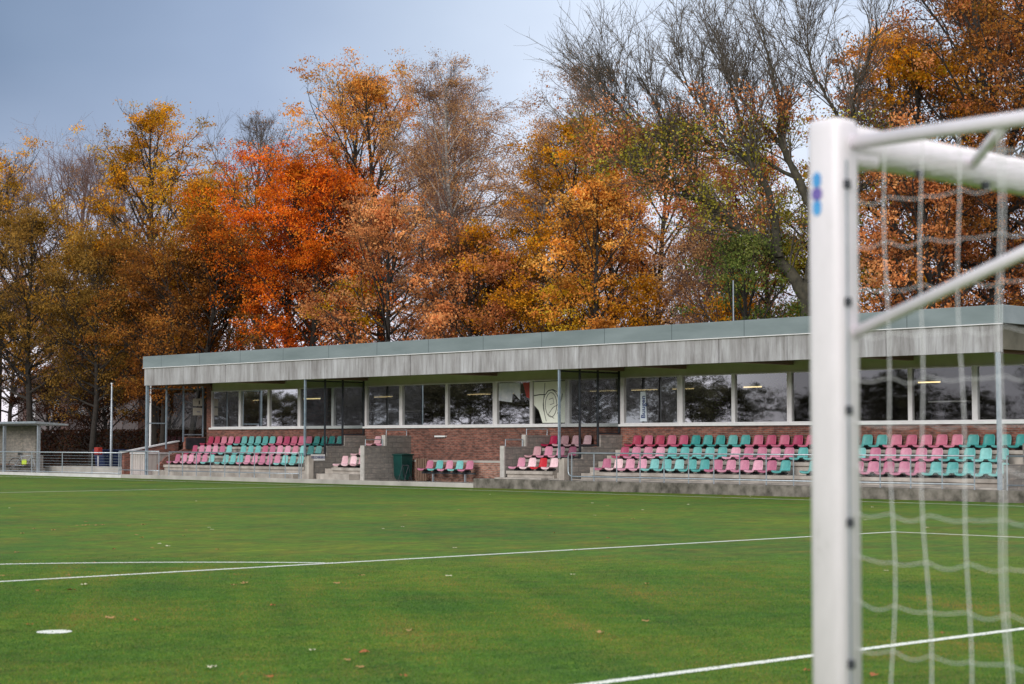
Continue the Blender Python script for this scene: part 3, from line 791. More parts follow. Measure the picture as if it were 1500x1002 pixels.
leafspots = [(5.2, 21.3, 0), (9.0, 27.7, 0), (11.4, 27.8, 3), (10.3, 28.4, 0), (10.4, 28.3, 0), (10.6, 28.5, 3), (10.6, 28.2, 0), (10.8, 28.3, 0), (12.7, 29.6, 1), (9.2, 24.5, 3), (8.8, 23.7, 1), (6.7, 21.1, 1), (8.0, 26.3, 0), (9.0, 27.0, 0), (8.0, 21.9, 2), (7.7, 21.2, 2), (7.3, 21.0, 0), (10.8, 25.4, 0), (9.7, 23.8, 0), (11.7, 26.0, 2), (11.3, 25.3, 2), (4.9, 18.6, 1), (3.4, 16.7, 0), (2.8, 17.2, 0), (5.0, 15.5, 1), (4.3, 14.3, 3), (4.2, 14.2, 3), (4.0, 14.1, 3), (2.0, 14.9, 1), (2.3, 14.7, 4), (2.8, 15.3, 2), (2.8, 11.7, 1), (0.9, 11.6, 3), (1.0, 11.3, 1), (0.1, 11.6, 1), (0.7, 8.3, 2), (0.9, 7.9, 4), (0.5, 7.6, 0), (-0.5, 7.9, 2), (-0.5, 7.2, 1), (0.3, 7.2, 0), (0.2, 6.6, 4), (2.2, 8.9, 3), (5.0, 13.5, 0), (6.0, 14.3, 0), (6.7, 13.5, 2), (10.7, 17.9, 2), (14.6, 23.8, 2), (18.2, 28.0, 0), (21.2, 29.6, 0), (8.0, 12.7, 2), (15.1, 20.2, 1), (7.6, 11.1, 3), (4.3, 8.1, 3), (3.3, 7.7, 3), (14.6, 18.4, 1), (27.1, 30.9, 2), (25.9, 29.2, 0), (21.3, 25.2, 2), (24.5, 26.7, 2), (20.6, 23.4, 0), (20.3, 25.6, 0), (11.6, 16.2, 0), (13.8, 23.4, 2), (20.7, 35.1, 0), (23.7, 19.7, 2), (30.1, 24.1, 2), (21.8, 16.9, 2), (11.4, 10.5, 2), (5.4, 5.7, 1), (2.6, 4.4, 4), (2.7, 4.7, 1), (2.5, 4.9, 1), (13.9, 37.8, 2), (11.2, 29.6, 0), (10.9, 27.5, 1), (9.9, 28.0, 1), (12.9, 15.4, 0), (30.6, 38.7, 2), (26.7, 20.9, 0), (33.4, 31.7, 0), (35.0, 32.0, 2), (28.2, 28.5, 2), (7.8, 20.0, 1), (20.5, 41.3, 0), (20.2, 39.2, 2)]
for i, (x, y, k_) in enumerate(leafspots):
    o = bpy.data.objects.new('fallen_leaf', LM[k_]); COL.objects.link(o)
    o.location = (x, y, .012); o.rotation_euler = (0, 0, rnd.uniform(0, 6)); s = rnd.uniform(.65, 1.05); o.scale = (s, s, s)
    tag(o, LL[k_], 'leaf', LG[k_])

# ------------------------------------------------------------------ trees
def norm(a): return a/np.maximum(np.linalg.norm(a, axis=-1, keepdims=True), 1e-9)
def grow_lines(start, d, L, r0, r1, k, rg, wob, up):
    n = len(start); P = np.empty((n, k+1, 3)); P[:, 0] = start; R = np.linspace(0, 1, k+1)[None, :]
    R = r0[:, None]*(1-R)+r1[:, None]*R if not np.isscalar(r1) else r0[:, None]*(1-R)+r1*R
    d = norm(d); upv = np.zeros((n, 3)); upv[:, 2] = up
    for j in range(k):
        d = norm(d+rg.normal(0, wob, (n, 3))+upv); P[:, j+1] = P[:, j]+d*(L/k)[:, None]
    return P, R
def children(P, R, L, per, s0, s1, ang0, ang1, rg):
    n, k1, _ = P.shape; idx = np.repeat(np.arange(n), per); m = len(idx)
    s = rg.uniform(s0, s1, m); f = s*(k1-1); i0 = np.minimum(f.astype(int), k1-2); fr = (f-i0)[:, None]
    A = P[idx, i0]; B = P[idx, i0+1]; st = A*(1-fr)+B*fr; t = norm(B-A)
    r = R[idx, i0]*(1-fr[:, 0])+R[idx, i0+1]*fr[:, 0]
    q = rg.normal(0, 1, (m, 3)); q = norm(q-t*(q*t).sum(1, keepdims=True))
    a = rg.uniform(ang0, ang1, m)[:, None]
    return st, t*np.cos(a)+q*np.sin(a), r, L[idx], s
def tube_arrays(P, R, sides):
    n, k, _ = P.shape
    T = np.empty_like(P); T[:, 1:-1] = P[:, 2:]-P[:, :-2]; T[:, 0] = P[:, 1]-P[:, 0]; T[:, -1] = P[:, -1]-P[:, -2]; T = norm(T)
    ref = np.where(np.abs(T[..., 2:3]) < .9, np.array([0, 0, 1.]), np.array([1., 0, 0])); U = norm(np.cross(T, ref)); W = np.cross(T, U)
    an = np.arange(sides)*2*PI/sides
    V = P[:, :, None]+(U[:, :, None]*np.cos(an)[None, None, :, None]+W[:, :, None]*np.sin(an)[None, None, :, None])*R[:, :, None, None]
    base = (np.arange(n)*k*sides)[:, None, None]+(np.arange(k-1)*sides)[None, :, None]
    s = np.arange(sides)[None, None, :]; s2 = (s+1) % sides
    F = np.stack([base+s, base+s2, base+sides+s2, base+sides+s], -1).reshape(-1, 4)
    return V.reshape(-1, 3), F
def np_mesh(name, V, F, mat, tone=None, smooth=False):
    me = bpy.data.meshes.new(name); nv, nf = len(V), len(F)
    me.vertices.add(nv); me.vertices.foreach_set('co', np.ascontiguousarray(V, np.float32).ravel())
    me.loops.add(nf*4); me.loops.foreach_set('vertex_index', np.ascontiguousarray(F, np.int32).ravel())
    me.polygons.add(nf); me.polygons.foreach_set('loop_start', np.arange(0, nf*4, 4, dtype=np.int32))
    if smooth: me.polygons.foreach_set('use_smooth', np.ones(nf, bool))
    me.update(calc_edges=True)
    if tone is not None:
        at = me.attributes.new('tone', 'FLOAT', 'POINT'); at.data.foreach_set('value', np.ascontiguousarray(tone, np.float32))
    me.materials.append(mat); return me
def leaf_quads(C, size, rg):
    n = len(C); a = norm(rg.normal(0, 1, (n, 3))); b = rg.normal(0, 1, (n, 3)); b = norm(b-a*(a*b).sum(1, keepdims=True))
    s = (size*rg.uniform(.6, 1.25, n))[:, None]
    V = np.stack([C-a*s*.55, C+b*s*.36-a*s*.05, C+a*s*.55, C-b*s*.36+a*s*.05], 1).reshape(-1, 3)
    return V, np.arange(n*4).reshape(-1, 4)

def leaf_mat(name, stops, trans=.35):
    m, nt, b = new_mat(name); nt.nodes.remove(b); out = nt.nodes['Material Output']
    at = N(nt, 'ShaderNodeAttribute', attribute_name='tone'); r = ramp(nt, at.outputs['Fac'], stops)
    n = noise(nt, .45, 3, .6); rn = ramp(nt, n.outputs[0], [(.34, (.42,.42,.42)), (.64, (1.35,1.35,1.35))])  # noise multiplies darker clumps into the leaf colour as crown shadow
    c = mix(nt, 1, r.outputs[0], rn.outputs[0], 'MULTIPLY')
    d = N(nt, 'ShaderNodeBsdfDiffuse'); t = N(nt, 'ShaderNodeBsdfTranslucent'); mx = N(nt, 'ShaderNodeMixShader'); mx.inputs[0].default_value = trans
    nt.links.new(c, d.inputs[0]); nt.links.new(c, t.inputs[0]); nt.links.new(d.outputs[0], mx.inputs[1]); nt.links.new(t.outputs[0], mx.inputs[2])
    nt.links.new(mx.outputs[0], out.inputs[0]); return m
def st4(a, b, c, d): return [(0, a), (.35, b), (.7, c), (1, d)]
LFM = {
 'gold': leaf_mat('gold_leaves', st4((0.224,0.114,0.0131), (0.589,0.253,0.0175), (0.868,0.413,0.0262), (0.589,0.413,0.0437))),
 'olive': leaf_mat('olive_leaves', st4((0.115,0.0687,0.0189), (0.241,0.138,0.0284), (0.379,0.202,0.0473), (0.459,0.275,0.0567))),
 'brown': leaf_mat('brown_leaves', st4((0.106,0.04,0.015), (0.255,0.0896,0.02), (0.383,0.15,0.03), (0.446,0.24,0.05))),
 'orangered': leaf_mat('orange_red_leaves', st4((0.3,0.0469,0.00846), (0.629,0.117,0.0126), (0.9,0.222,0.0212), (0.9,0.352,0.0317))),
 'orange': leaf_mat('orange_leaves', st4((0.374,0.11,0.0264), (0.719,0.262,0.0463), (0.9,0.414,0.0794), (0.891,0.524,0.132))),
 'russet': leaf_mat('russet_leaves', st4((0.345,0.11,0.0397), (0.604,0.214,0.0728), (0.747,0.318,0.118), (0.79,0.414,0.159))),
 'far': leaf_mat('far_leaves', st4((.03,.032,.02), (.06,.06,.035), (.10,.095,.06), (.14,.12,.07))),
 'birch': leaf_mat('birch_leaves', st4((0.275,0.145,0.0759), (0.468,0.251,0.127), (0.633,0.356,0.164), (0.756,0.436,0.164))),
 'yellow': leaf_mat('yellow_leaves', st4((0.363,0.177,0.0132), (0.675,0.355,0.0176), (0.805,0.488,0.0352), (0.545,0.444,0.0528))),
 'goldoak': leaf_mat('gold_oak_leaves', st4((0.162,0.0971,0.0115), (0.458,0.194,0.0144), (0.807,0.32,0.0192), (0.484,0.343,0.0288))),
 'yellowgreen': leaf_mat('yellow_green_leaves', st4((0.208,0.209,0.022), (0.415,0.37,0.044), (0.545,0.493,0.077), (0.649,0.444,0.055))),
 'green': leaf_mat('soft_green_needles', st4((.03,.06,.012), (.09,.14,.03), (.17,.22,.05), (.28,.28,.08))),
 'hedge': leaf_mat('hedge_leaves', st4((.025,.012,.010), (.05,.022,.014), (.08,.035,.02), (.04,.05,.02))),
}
bark_dark = varied('dark_bark', (.012,.010,.008), (.04,.032,.026), 5, .95, stretch=(4,4,.8))
bark_grey = varied('grey_bark', (.07,.06,.055), (.15,.13,.12), 5, .95, stretch=(4,4,.8))
bark_tan = varied('tan_twigs', (.075,.062,.05), (.15,.125,.10), 5, .95)
bark_green = varied('mossy_bark', (.03,.028,.02), (.075,.066,.045), 4, .95)
bark_birch = varied('birch_bark', (.12,.10,.09), (.42,.40,.38), 3, .9, stretch=(1,1,5), lo=.35, hi=.6)
twig_purple = varied('purple_twigs', (.12,.07,.06), (.24,.155,.14), 2, .95)

def tree_data(seed, H, R, kind):
    rg = np.random.default_rng(seed)
    K = dict(n1=34, a=(1.3, .35), n2=7, n3=8, t0=.27, twig=.22, leaves=20000, ls=.115, wob=.13, up=.07, trunk=.014, f2=.5, f3=.42, prof=((0,.6),(.3,1),(.65,.85),(1,.25)), r3=.012, sc=.215, tuft=34, gaps=.42, lean=.02)
    if kind == 'birch': K.update(n1=50, a=(.75, .3), n2=8, n3=10, leaves=32000, ls=.075, up=-.01, trunk=.010, prof=((0,.7),(.4,1),(.8,.8),(1,.3)), r3=.0055, sc=.2, f2=.45, f3=.5)
    if kind == 'bare': K.update(n1=34, a=(.9, .3), n2=10, n3=14, leaves=2500, ls=.1, up=.09, trunk=.016, r3=.008, f3=.5, f2=.55)
    if kind == 'twiggy': K.update(n1=34, a=(1.1, .4), n2=9, n3=12, leaves=12000, ls=.09, r3=.008, sc=.35, gaps=.45)
    if kind == 'denser': K.update(leaves=46000, n1=40, n2=8, gaps=.34, sc=.24)
    if kind == 'bush': K.update(n1=30, a=(1.2, .3), n2=5, n3=6, t0=.05, leaves=11000, ls=.10, trunk=.02, sc=.22)
    if kind == 'conifer': K.update(n1=70, a=(1.5, 1.0), n2=8, n3=5, t0=.08, leaves=34000, ls=.11, up=-.02, prof=((0,1),(.5,.8),(.85,.35),(1,.05)), f2=.35, f3=.3, sc=.14, gaps=.25)
    if kind == 'thin': K.update(n1=26, leaves=12000, ls=.12, n2=7, n3=7)
    if kind == 'pointed': K.update(leaves=34000, n1=40, n2=8, gaps=.4, sc=.2, prof=((0,1.1),(.35,1.05),(.6,.75),(.8,.5),(1,.15)))
    if kind == 'dense': K.update(leaves=33000, n1=40, n2=8, gaps=.34, sc=.24)
    # trunk
    tp, tr = grow_lines(np.zeros((1, 3)), np.array([[rg.normal(0, K['lean']), rg.normal(0, K['lean']), 1.]]), np.array([H*.97]), np.array([H*K['trunk']]), .02, 10, rg, .035, .06)
    tr = H*K['trunk']*(1-np.linspace(0, 1, 11)[None])**.75+.015
    n1 = K['n1']; t = K['t0']+(1-K['t0'])*((np.arange(n1)+rg.uniform(0, .8, n1))/n1); t = np.clip(t, 0, .985)
    f = t*10; i0 = np.minimum(f.astype(int), 9); fr = (f-i0)[:, None]
    st = tp[0, i0]*(1-fr)+tp[0, i0+1]*fr; u = (t-K['t0'])/(1-K['t0'])
    az = np.arange(n1)*2.4+rg.uniform(-.5, .5, n1); pa = K['a'][0]*(1-u)+K['a'][1]*u
    d = np.stack([np.sin(pa)*np.cos(az), np.sin(pa)*np.sin(az), np.cos(pa)], 1)
    pr = np.interp(u, [p[0] for p in K['prof']], [p[1] for p in K['prof']])
    L1 = R*pr*rg.uniform(.75, 1.15, n1)/np.maximum(np.sin(pa), .55)
    L1 = np.minimum(L1, np.maximum((H*1.0-st[:, 2])/np.maximum(np.cos(pa*.8), .2), .6))
    r1 = np.minimum(np.interp(t, np.linspace(0, 1, 11), tr[0])*.55, .02+L1*.018)
    P1, R1 = grow_lines(st, d, L1, r1, .012, 6, rg, K['wob'], K['up'])
    s2, d2, rr2, LL2, ss = children(P1, R1, L1, K['n2'], .2, 1, .4, 1.1, rg)
    L2 = LL2*K['f2']*(1.15-.6*ss)*rg.uniform(.6, 1.2, len(s2)); P2, R2 = grow_lines(s2, d2, L2, rr2*.6, .007, 4, rg, K['wob'], K['up'])
    s3, d3, rr3, LL3, ss3 = children(P2, R2, L2, K['n3'], .15, 1, .3, 1.0, rg)
    L3 = np.maximum(LL3*K['f3']*rg.uniform(.5, 1.3, len(s3)), .25); P3, R3 = grow_lines(s3, d3, L3, np.minimum(rr3*.6, K['r3']*1.4), K['r3']*.5, 3, rg, .16, K['up'] if kind != 'birch' else -.16)
    parts = [tube_arrays(tp, tr, 9), tube_arrays(P1, R1, 5), tube_arrays(P2, R2, 4), tube_arrays(P3, R3, 3)]
    V, F, o = [], [], 0
    for v, f_ in parts[:2]: V.append(v); F.append(f_+o); o += len(v)
    TV, TF = np.concatenate(V), np.concatenate(F)
    V, F, o = [], [], 0
    for v, f_ in parts[2:]: V.append(v); F.append(f_+o); o += len(v)
    BV, BF = np.concatenate(V), np.concatenate(F)
    # leaves
    nL = K['leaves']; nodes = np.concatenate([P3[:, 1:].reshape(-1, 3), P2[:, 2:].reshape(-1, 3)]); nw = np.concatenate([np.repeat(L3, 3), np.repeat(L2*.6, 3)])
    ph = rg.uniform(0, 6, (4, 3)); k4 = rg.normal(0, 1, (4, 3))*1.5
    def fld(C): return sum(np.sin(C@k4[i]+ph[i, 0]) for i in range(4))/4
    w_ = fld(nodes); keep = w_ > np.quantile(w_, K['gaps']*.6); nodes = nodes[keep]; nw = nw[keep]**1.3
    nT = max(60, nL//K['tuft']); tc_ = nodes[rg.choice(len(nodes), nT, p=nw/nw.sum())]+rg.normal(0, .06, (nT, 3))
    ti = rg.choice(nT, nL, p=(lambda q: q/q.sum())(rg.uniform(.2, 1.8, nT))); ts = rg.uniform(.7, 1.35, nT)[ti][:, None]; tt = rg.normal(0, .15, nT)[ti]
    C = tc_[ti]+rg.normal(0, K['sc'], (nL, 3))*np.array([1.25, 1.25, .55])*ts
    ok = C[:, 2] > .3; C = C[ok]; tt = tt[ok]
    LV, LF = leaf_quads(C, K['ls'], rg)
    tone = np.clip(.26+.34*np.clip(C[:, 2]/H, 0, 1)+.30*fld(C*.7)+tt+rg.normal(0, .15, len(C)), 0, 1); tone = np.repeat(tone, 4)  # lower leaves get darker tones: crown shade painted in by height
    return (TV, TF), (BV, BF), (LV, LF, tone)

def tree(name, x, y, H, R, kind, leaf, bark, label, cat='tree', seed=None, twig=None, group=None):
    (TV, TF), (BV, BF), (LV, LF, tone) = tree_data(seed or int(x*7+y*13), H, R*1.22 if kind in ('normal', 'dense', 'denser', 'thin') else R*1.12, kind)
    o = empty(name, (x, y, 0), label, cat, group)
    a = bpy.data.objects.new('trunk', np_mesh('trunk', TV, TF, bark, smooth=True)); COL.objects.link(a); a.parent = o
    b = bpy.data.objects.new('branches', np_mesh('branches', BV, BF, twig or bark)); COL.objects.link(b); b.parent = o
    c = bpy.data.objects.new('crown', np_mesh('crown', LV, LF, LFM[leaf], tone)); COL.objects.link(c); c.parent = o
    return o

T = [
 # name, X, Y, H, R, kind, leaf, bark, label
 ('oak_tree', 46, 99.5, 19.6, 3.4, 'normal', 'gold', bark_dark, 'pale gold oak at the left edge of the photo'),
 ('bare_tree', 60, 116.0, 22.4, 5.6, 'bare', 'birch', twig_purple, 'leafless grey purple tree rising behind the left oaks'),
 ('bare_tree', 62, 125.5, 22.2, 5.2, 'bare', 'birch', twig_purple, 'leafless grey tree farthest left behind the olive oak'),
 ('bare_tree', 61, 107.5, 20.6, 4.6, 'bare', 'birch', twig_purple, 'leafless grey tree just left of the golden oak'),
 ('oak_tree', 45, 93.5, 14.4, 4.6, 'dense', 'olive', bark_dark, 'broad olive brown oak above the team shelter'),
 ('oak_tree', 46, 88.5, 12.6, 3.6, 'dense', 'olive', bark_dark, 'lower olive oak right of the broad one'),
 ('oak_tree', 50, 88.4, 20.8, 3.9, 'pointed', 'gold', bark_dark, 'tall golden yellow oak left of the stand with pointed top'),
 ('oak_tree', 51, 84.6, 16.0, 3.6, 'dense', 'gold', bark_dark, 'lower golden oak right of the pointed golden one'),
 ('oak_tree', 47, 80.5, 12.6, 3.9, 'dense', 'brown', bark_dark, 'dark brown orange oak behind the left end of the stand'),
 ('oak_tree', 48, 84.4, 11.6, 3.4, 'dense', 'brown', bark_dark, 'low brown oak directly behind the tall flagpole'),
 ('maple_tree', 52, 79.0, 17.0, 4.7, 'denser', 'orangered', bark_dark, 'bright orange red maple behind the far left seating block'),
 ('maple_tree', 51, 75.2, 15.6, 4.0, 'denser', 'orangered', bark_dark, 'deep orange maple overlapping the right side of the bright one'),
 ('bare_tree', 60, 91.9, 22.0, 3.4, 'bare', 'birch', bark_grey, 'leafless dark topped tree rising behind the orange red maple'),
 ('oak_tree', 57, 79.6, 22.4, 4.6, 'normal', 'orange', bark_dark, 'tall light orange oak left of the birches'),
 ('oak_tree', 56, 74.6, 21.4, 3.8, 'normal', 'orange', bark_dark, 'second tall light orange oak leaning toward the birches'),
 ('beech_tree', 49, 66.0, 12.6, 4.2, 'normal', 'russet', bark_dark, 'low spreading russet beech over the middle of the roof'),
 ('beech_tree', 50, 61.4, 11.0, 2.8, 'normal', 'russet', bark_dark, 'smaller russet beech right of the spreading one'),
 ('birch_tree', 55, 66.1, 20.9, 3.0, 'birch', 'birch', bark_birch, 'tallest grey brown birch with thin hanging twigs'),
 ('birch_tree', 61, 75.2, 22.0, 2.8, 'birch', 'birch', bark_birch, 'slender birch between the orange oak and the tallest birch'),
 ('birch_tree', 57, 63.2, 17.2, 2.4, 'birch', 'birch', bark_birch, 'shorter birch right of the tallest birch'),
 ('birch_tree', 56, 70.2, 18.0, 2.6, 'birch', 'birch', bark_birch, 'shorter birch left of the tallest birch'),
 ('oak_tree', 52, 58.7, 16.6, 2.3, 'normal', 'goldoak', bark_dark, 'narrow gold and green oak in the middle of the row'),
 ('oak_tree', 52, 60.8, 11.5, 2.2, 'thin', 'goldoak', bark_dark, 'low gold and brown oak under the narrow one'),
 ('birch_tree', 61, 64.1, 21.6, 2.4, 'birch', 'birch', bark_birch, 'nearly bare purple brown birch with rounded top'),
 ('birch_tree', 60, 67.8, 17.0, 1.4, 'birch', 'birch', bark_birch, 'small bare birch top left of the purple birch'),
 ('oak_tree', 58, 59.6, 16.0, 2.6, 'normal', 'orange', bark_dark, 'tall russet oak left of the big bare tree'),
 ('oak_tree', 50, 52.8, 12.8, 2.4, 'thin', 'orange', bark_dark, 'orange oak behind the small seating block'),
 ('oak_tree', 55, 54.2, 16.4, 2.6, 'normal', 'russet', bark_dark, 'rust leaved oak partly behind the bare tree branches'),
 ('conifer_tree', 47, 41.8, 9.3, 2.3, 'bush', 'green', bark_dark, 'green conifer top rising just above the roof'),
 ('oak_tree', 57, 42.2, 19.0, 2.9, 'normal', 'orange', bark_dark, 'orange gold oak directly behind the goal post top'),
 ('oak_tree', 53, 38.2, 16.8, 2.8, 'normal', 'goldoak', bark_dark, 'gold oak seen just right of the goal post'),
 ('oak_tree', 53, 34.8, 20.8, 4.0, 'normal', 'russet', bark_dark, 'large brown orange oak filling the goal opening'),
 ('oak_tree', 60, 37.4, 21.0, 3.4, 'dense', 'brown', bark_dark, 'dark brown oak farther back above the crossbar'),
 ('oak_tree', 51, 31.0, 20.0, 3.4, 'dense', 'brown', bark_dark, 'dark rust oak at the right edge of the photo'),
 ('oak_tree', 50, 35.4, 12.0, 3.0, 'normal', 'russet', bark_dark, 'low rust oak above the right end of the roof'),
 ('shrub', 51, 71.7, 10.0, 2.0, 'bush', 'yellow', bark_dark, 'yellow green sapling under the orange trees'),
 ('shrub', 50, 54.4, 8.6, 1.8, 'bush', 'yellow', bark_dark, 'yellow orange sapling behind the middle of the roof'),
 ('shrub', 52, 51.4, 8.6, 1.7, 'bush', 'goldoak', bark_dark, 'orange brown sapling right of the yellow one'),
 ('shrub', 52, 47.4, 9.6, 2.6, 'twiggy', 'birch', twig_purple, 'brown twiggy thicket under the big bare tree'),
 ('shrub', 54, 50.2, 11.0, 2.6, 'twiggy', 'birch', twig_purple, 'taller brown twiggy thicket left of the first'),
 ('shrub', 50, 45.0, 8.2, 1.6, 'bush', 'goldoak', bark_dark, 'dull gold sapling left of the conifer'),
 ('shrub', 53, 61.7, 9.0, 1.7, 'bush', 'yellow', bark_dark, 'yellow sapling below the birches'),
 ('oak_tree', 66, 104.7, 15.0, 4.2, 'thin', 'brown', bark_grey, 'distant brown tree behind the golden oak'),
 ('oak_tree', 66, 93.7, 16.0, 3.8, 'thin', 'brown', bark_grey, 'distant brown tree behind the orange red maple'),
 ('oak_tree', 64, 43.5, 13.0, 3.2, 'thin', 'brown', bark_grey, 'distant brown tree seen through the goal net'),
 ('oak_tree', 57, 48.4, 14.0, 2.9, 'normal', 'russet', bark_dark, 'russet oak behind the trunk of the huge spreading tree'),
 ('oak_tree', 55, 44.6, 12.0, 2.4, 'normal', 'yellowgreen', bark_dark, 'yellow green tree just left of the goal post behind the roof'),
 ('oak_tree', 60, 124.0, 13.0, 4.6, 'dense', 'brown', bark_dark, 'distant brown tree at far left behind the shelter'),
 ('oak_tree', 58, 108.5, 11.0, 4.2, 'dense', 'brown', bark_dark, 'distant low brown tree behind the olive oaks'),
 ('oak_tree', 58, 100.0, 10.5, 4.0, 'dense', 'brown', bark_dark, 'distant low brown tree left of the flagpole'),
 ('shrub', 56, 96.0, 5.6, 3.0, 'bush', 'hedge', bark_dark, 'dark shrub above the hedge right of the flagpole'),
 ('shrub', 56, 103.0, 6.2, 3.2, 'bush', 'hedge', bark_dark, 'dark shrub above the hedge left of the flagpole'),
 ('shrub', 56, 111.0, 6.0, 3.4, 'bush', 'hedge', bark_dark, 'dark shrub above the shelter roof'),
]
for i, (nm, x, y, H, R_, kd, lf, bk, lab) in enumerate(T):
    tree(nm, x, y, H, R_, kd, lf, bk, lab, cat='shrub' if nm == 'shrub' else 'tree', seed=100+(i if i < 48 else i+60), twig=(twig_purple if kd in ('birch',) else None))

# the big spreading tree with heavy limbs: hand-laid limbs, then twigs grown from them
def big_tree():
    rg = np.random.default_rng(5); o = empty('bare_tree', (49, 40.3, 0), 'huge spreading tree with heavy dark limbs and sparse yellow green leaves', 'tree')
    # local frame: a = to the left in the photo (+Y mostly), b = away
    def Pt(a_, z, b_=0): return np.array([-a_*.69+b_*.72, a_*.72+b_*.69, z])
    limbs = [
     ([Pt(0,0), Pt(.1,4), Pt(.3,7.2), Pt(.1,8.2), Pt(-.2,10.4)], .42, .26),
     ([Pt(.3,7.2), Pt(1.0,8.4,.2), Pt(2.1,9.6,.4), Pt(3.2,10.2,.6), Pt(3.9,10.9,.7)], .29, .26),
     ([Pt(1.3,8.8), Pt(1.7,11.0,-.4), Pt(2.4,13.2,-.6), Pt(2.7,15.5,-.5), Pt(3.2,18.5,-.3), Pt(3.6,21,0)], .19, .05),
     ([Pt(3.2,10.2,.6), Pt(4.4,12.4,.9), Pt(5.2,14.5,1), Pt(5.9,17.2,1.2), Pt(6.6,19.5,1.4)], .14, .035),
     ([Pt(3.9,10.9,.7), Pt(5.0,11.8,.8), Pt(6.2,13.2,.6), Pt(7.2,15.2,.5), Pt(8.0,17.3,.6)], .11, .03),
     ([Pt(4.4,11.2,.7), Pt(5.6,11.6,0), Pt(6.8,12.8,-.4), Pt(7.9,13.6,-.6)], .08, .025),
     ([Pt(-.2,10.4), Pt(.5,12.4,.3), Pt(1.1,14.8,.5), Pt(1.2,17.5,.6), Pt(1.6,20.5,.8), Pt(1.8,22.5,.9)], .22, .04),
     ([Pt(-.2,10.4), Pt(-1.1,12.2,-.2), Pt(-1.6,14.5,-.4), Pt(-1.5,17.3,-.5), Pt(-2.2,20,-.3), Pt(-2.5,22.5,-.2)], .20, .04),
     ([Pt(.1,8.2), Pt(-.8,9.6,.6), Pt(-1.9,11.6,1), Pt(-3,14,1.2), Pt(-3.6,17,1.3), Pt(-4.5,20,1.4)], .17, .035),
     ([Pt(1.1,14.8,.5), Pt(2.2,17,1.2), Pt(3.0,19.5,1.7), Pt(3.4,22,1.8)], .09, .03),
     ([Pt(2.4,13.2,-.6), Pt(3.8,15.5,-1), Pt(4.8,18,-1.2), Pt(5.4,20.5,-1)], .09, .03),
     ([Pt(-1.6,14.5,-.4), Pt(-.6,17,-1), Pt(.2,19.5,-1.3), Pt(.3,22,-1.3)], .09, .03),
     ([Pt(5.2,14.5,1), Pt(6.6,15.9,.6), Pt(7.6,17.6,.2), Pt(8.4,18.8,0)], .07, .02),
     ([Pt(.5,12.4,.3), Pt(1.9,13.9,1), Pt(3.6,14.9,1.6), Pt(5.0,16.6,2)], .09, .025),
    ]
    K1 = 24; P, R = [], []
    for pts, a_, b_ in limbs:
        pts = np.array(pts); pts[:, 2] = np.where(pts[:, 2] > 11, 11+(pts[:, 2]-11)*.60, pts[:, 2]); t = np.linspace(0, len(pts)-1, K1); i0 = np.minimum(t.astype(int), len(pts)-2); f = (t-i0)[:, None]
        ex = np.vstack([2*pts[0]-pts[1], pts, 2*pts[-1]-pts[-2]])
        p0, p1, p2, p3 = ex[i0], ex[i0+1], ex[i0+2], ex[i0+3]
        q = .5*((2*p1)+(-p0+p2)*f+(2*p0-5*p1+4*p2-p3)*f**2+(-p0+3*p1-3*p2+p3)*f**3)
        q[1:-1] += rg.normal(0, .035, (K1-2, 3)); P.append(q); R.append(np.linspace(a_, b_*.55, K1)*(1-.12*np.sin(np.linspace(0, PI, K1))))
    P, R = np.array(P), np.array(R)
    tv, tf = tube_arrays(P, R, 9)
    o1 = bpy.data.objects.new('trunk', np_mesh('trunk', tv, tf, bark_green, smooth=True)); COL.objects.link(o1); o1.parent = o
    L = np.full(len(P), 5.6); L[0] = .1
    s1, d1, r1, l1, ss = children(P[1:], R[1:], L[1:], 32, .2, 1, .3, .85, rg)
    d1[:, 2] += .35; L1 = l1*rg.uniform(.2, .7, len(s1))*(1.1-.35*ss); P1, R1 = grow_lines(s1, d1, L1, np.minimum(r1*.4, .035), .012, 6, rg, .11, .07)
    s2, d2, r2, l2, ss = children(P1, R1, L1, 8, .15, 1, .3, .9, rg); L2 = l2*.5*rg.uniform(.5, 1.2, len(s2)); P2, R2 = grow_lines(s2, d2, L2, np.minimum(r2*.7, .02), .008, 4, rg, .13, .07)
    s3, d3, r3, l3, ss = children(P2, R2, L2, 5, .2, 1, .3, .9, rg); L3 = np.maximum(l3*.55*rg.uniform(.5, 1.2, len(s3)), .2); P3, R3 = grow_lines(s3, d3, L3, np.full(len(s3), .0065), .003, 2, rg, .12, .06)
    V, F, n0 = [], [], 0
    for p_, r_, sd in ((P1, R1, 5), (P2, R2, 4), (P3, R3, 3)):
        v, f_ = tube_arrays(p_, r_, sd); V.append(v); F.append(f_+n0); n0 += len(v)
    ob = bpy.data.objects.new('branches', np_mesh('branches', np.concatenate(V), np.concatenate(F), bark_tan)); COL.objects.link(ob); ob.parent = o
    nd = np.concatenate([P2[:, 1:].reshape(-1, 3), P3.reshape(-1, 3)]); zz = nd[:, 2]
    ph = rg.uniform(0, 6, 4); k4 = rg.normal(0, 1, (4, 3))*1.3; fld = sum(np.sin(nd@k4[i]+ph[i]) for i in range(4))
    for (z0, z1, cnt, lf, th) in ((7.5, 14.2, 11000, 'yellowgreen', -.3), (9.5, 15.2, 9000, 'russet', .1)):
        c_ = nd[(zz > z0) & (zz < z1) & (fld*(1 if lf == 'russet' else -1) > th)]
        C = c_[rg.integers(0, len(c_), cnt)]+rg.normal(0, .2, (cnt, 3)); v, f_ = leaf_quads(C, .11, rg); tn = np.repeat(np.clip(rg.normal(.55, .25, cnt), 0, 1), 4)
        oc = bpy.data.objects.new('crown', np_mesh('crown', v, f_, LFM[lf], tn)); COL.objects.link(oc); oc.parent = o
big_tree()

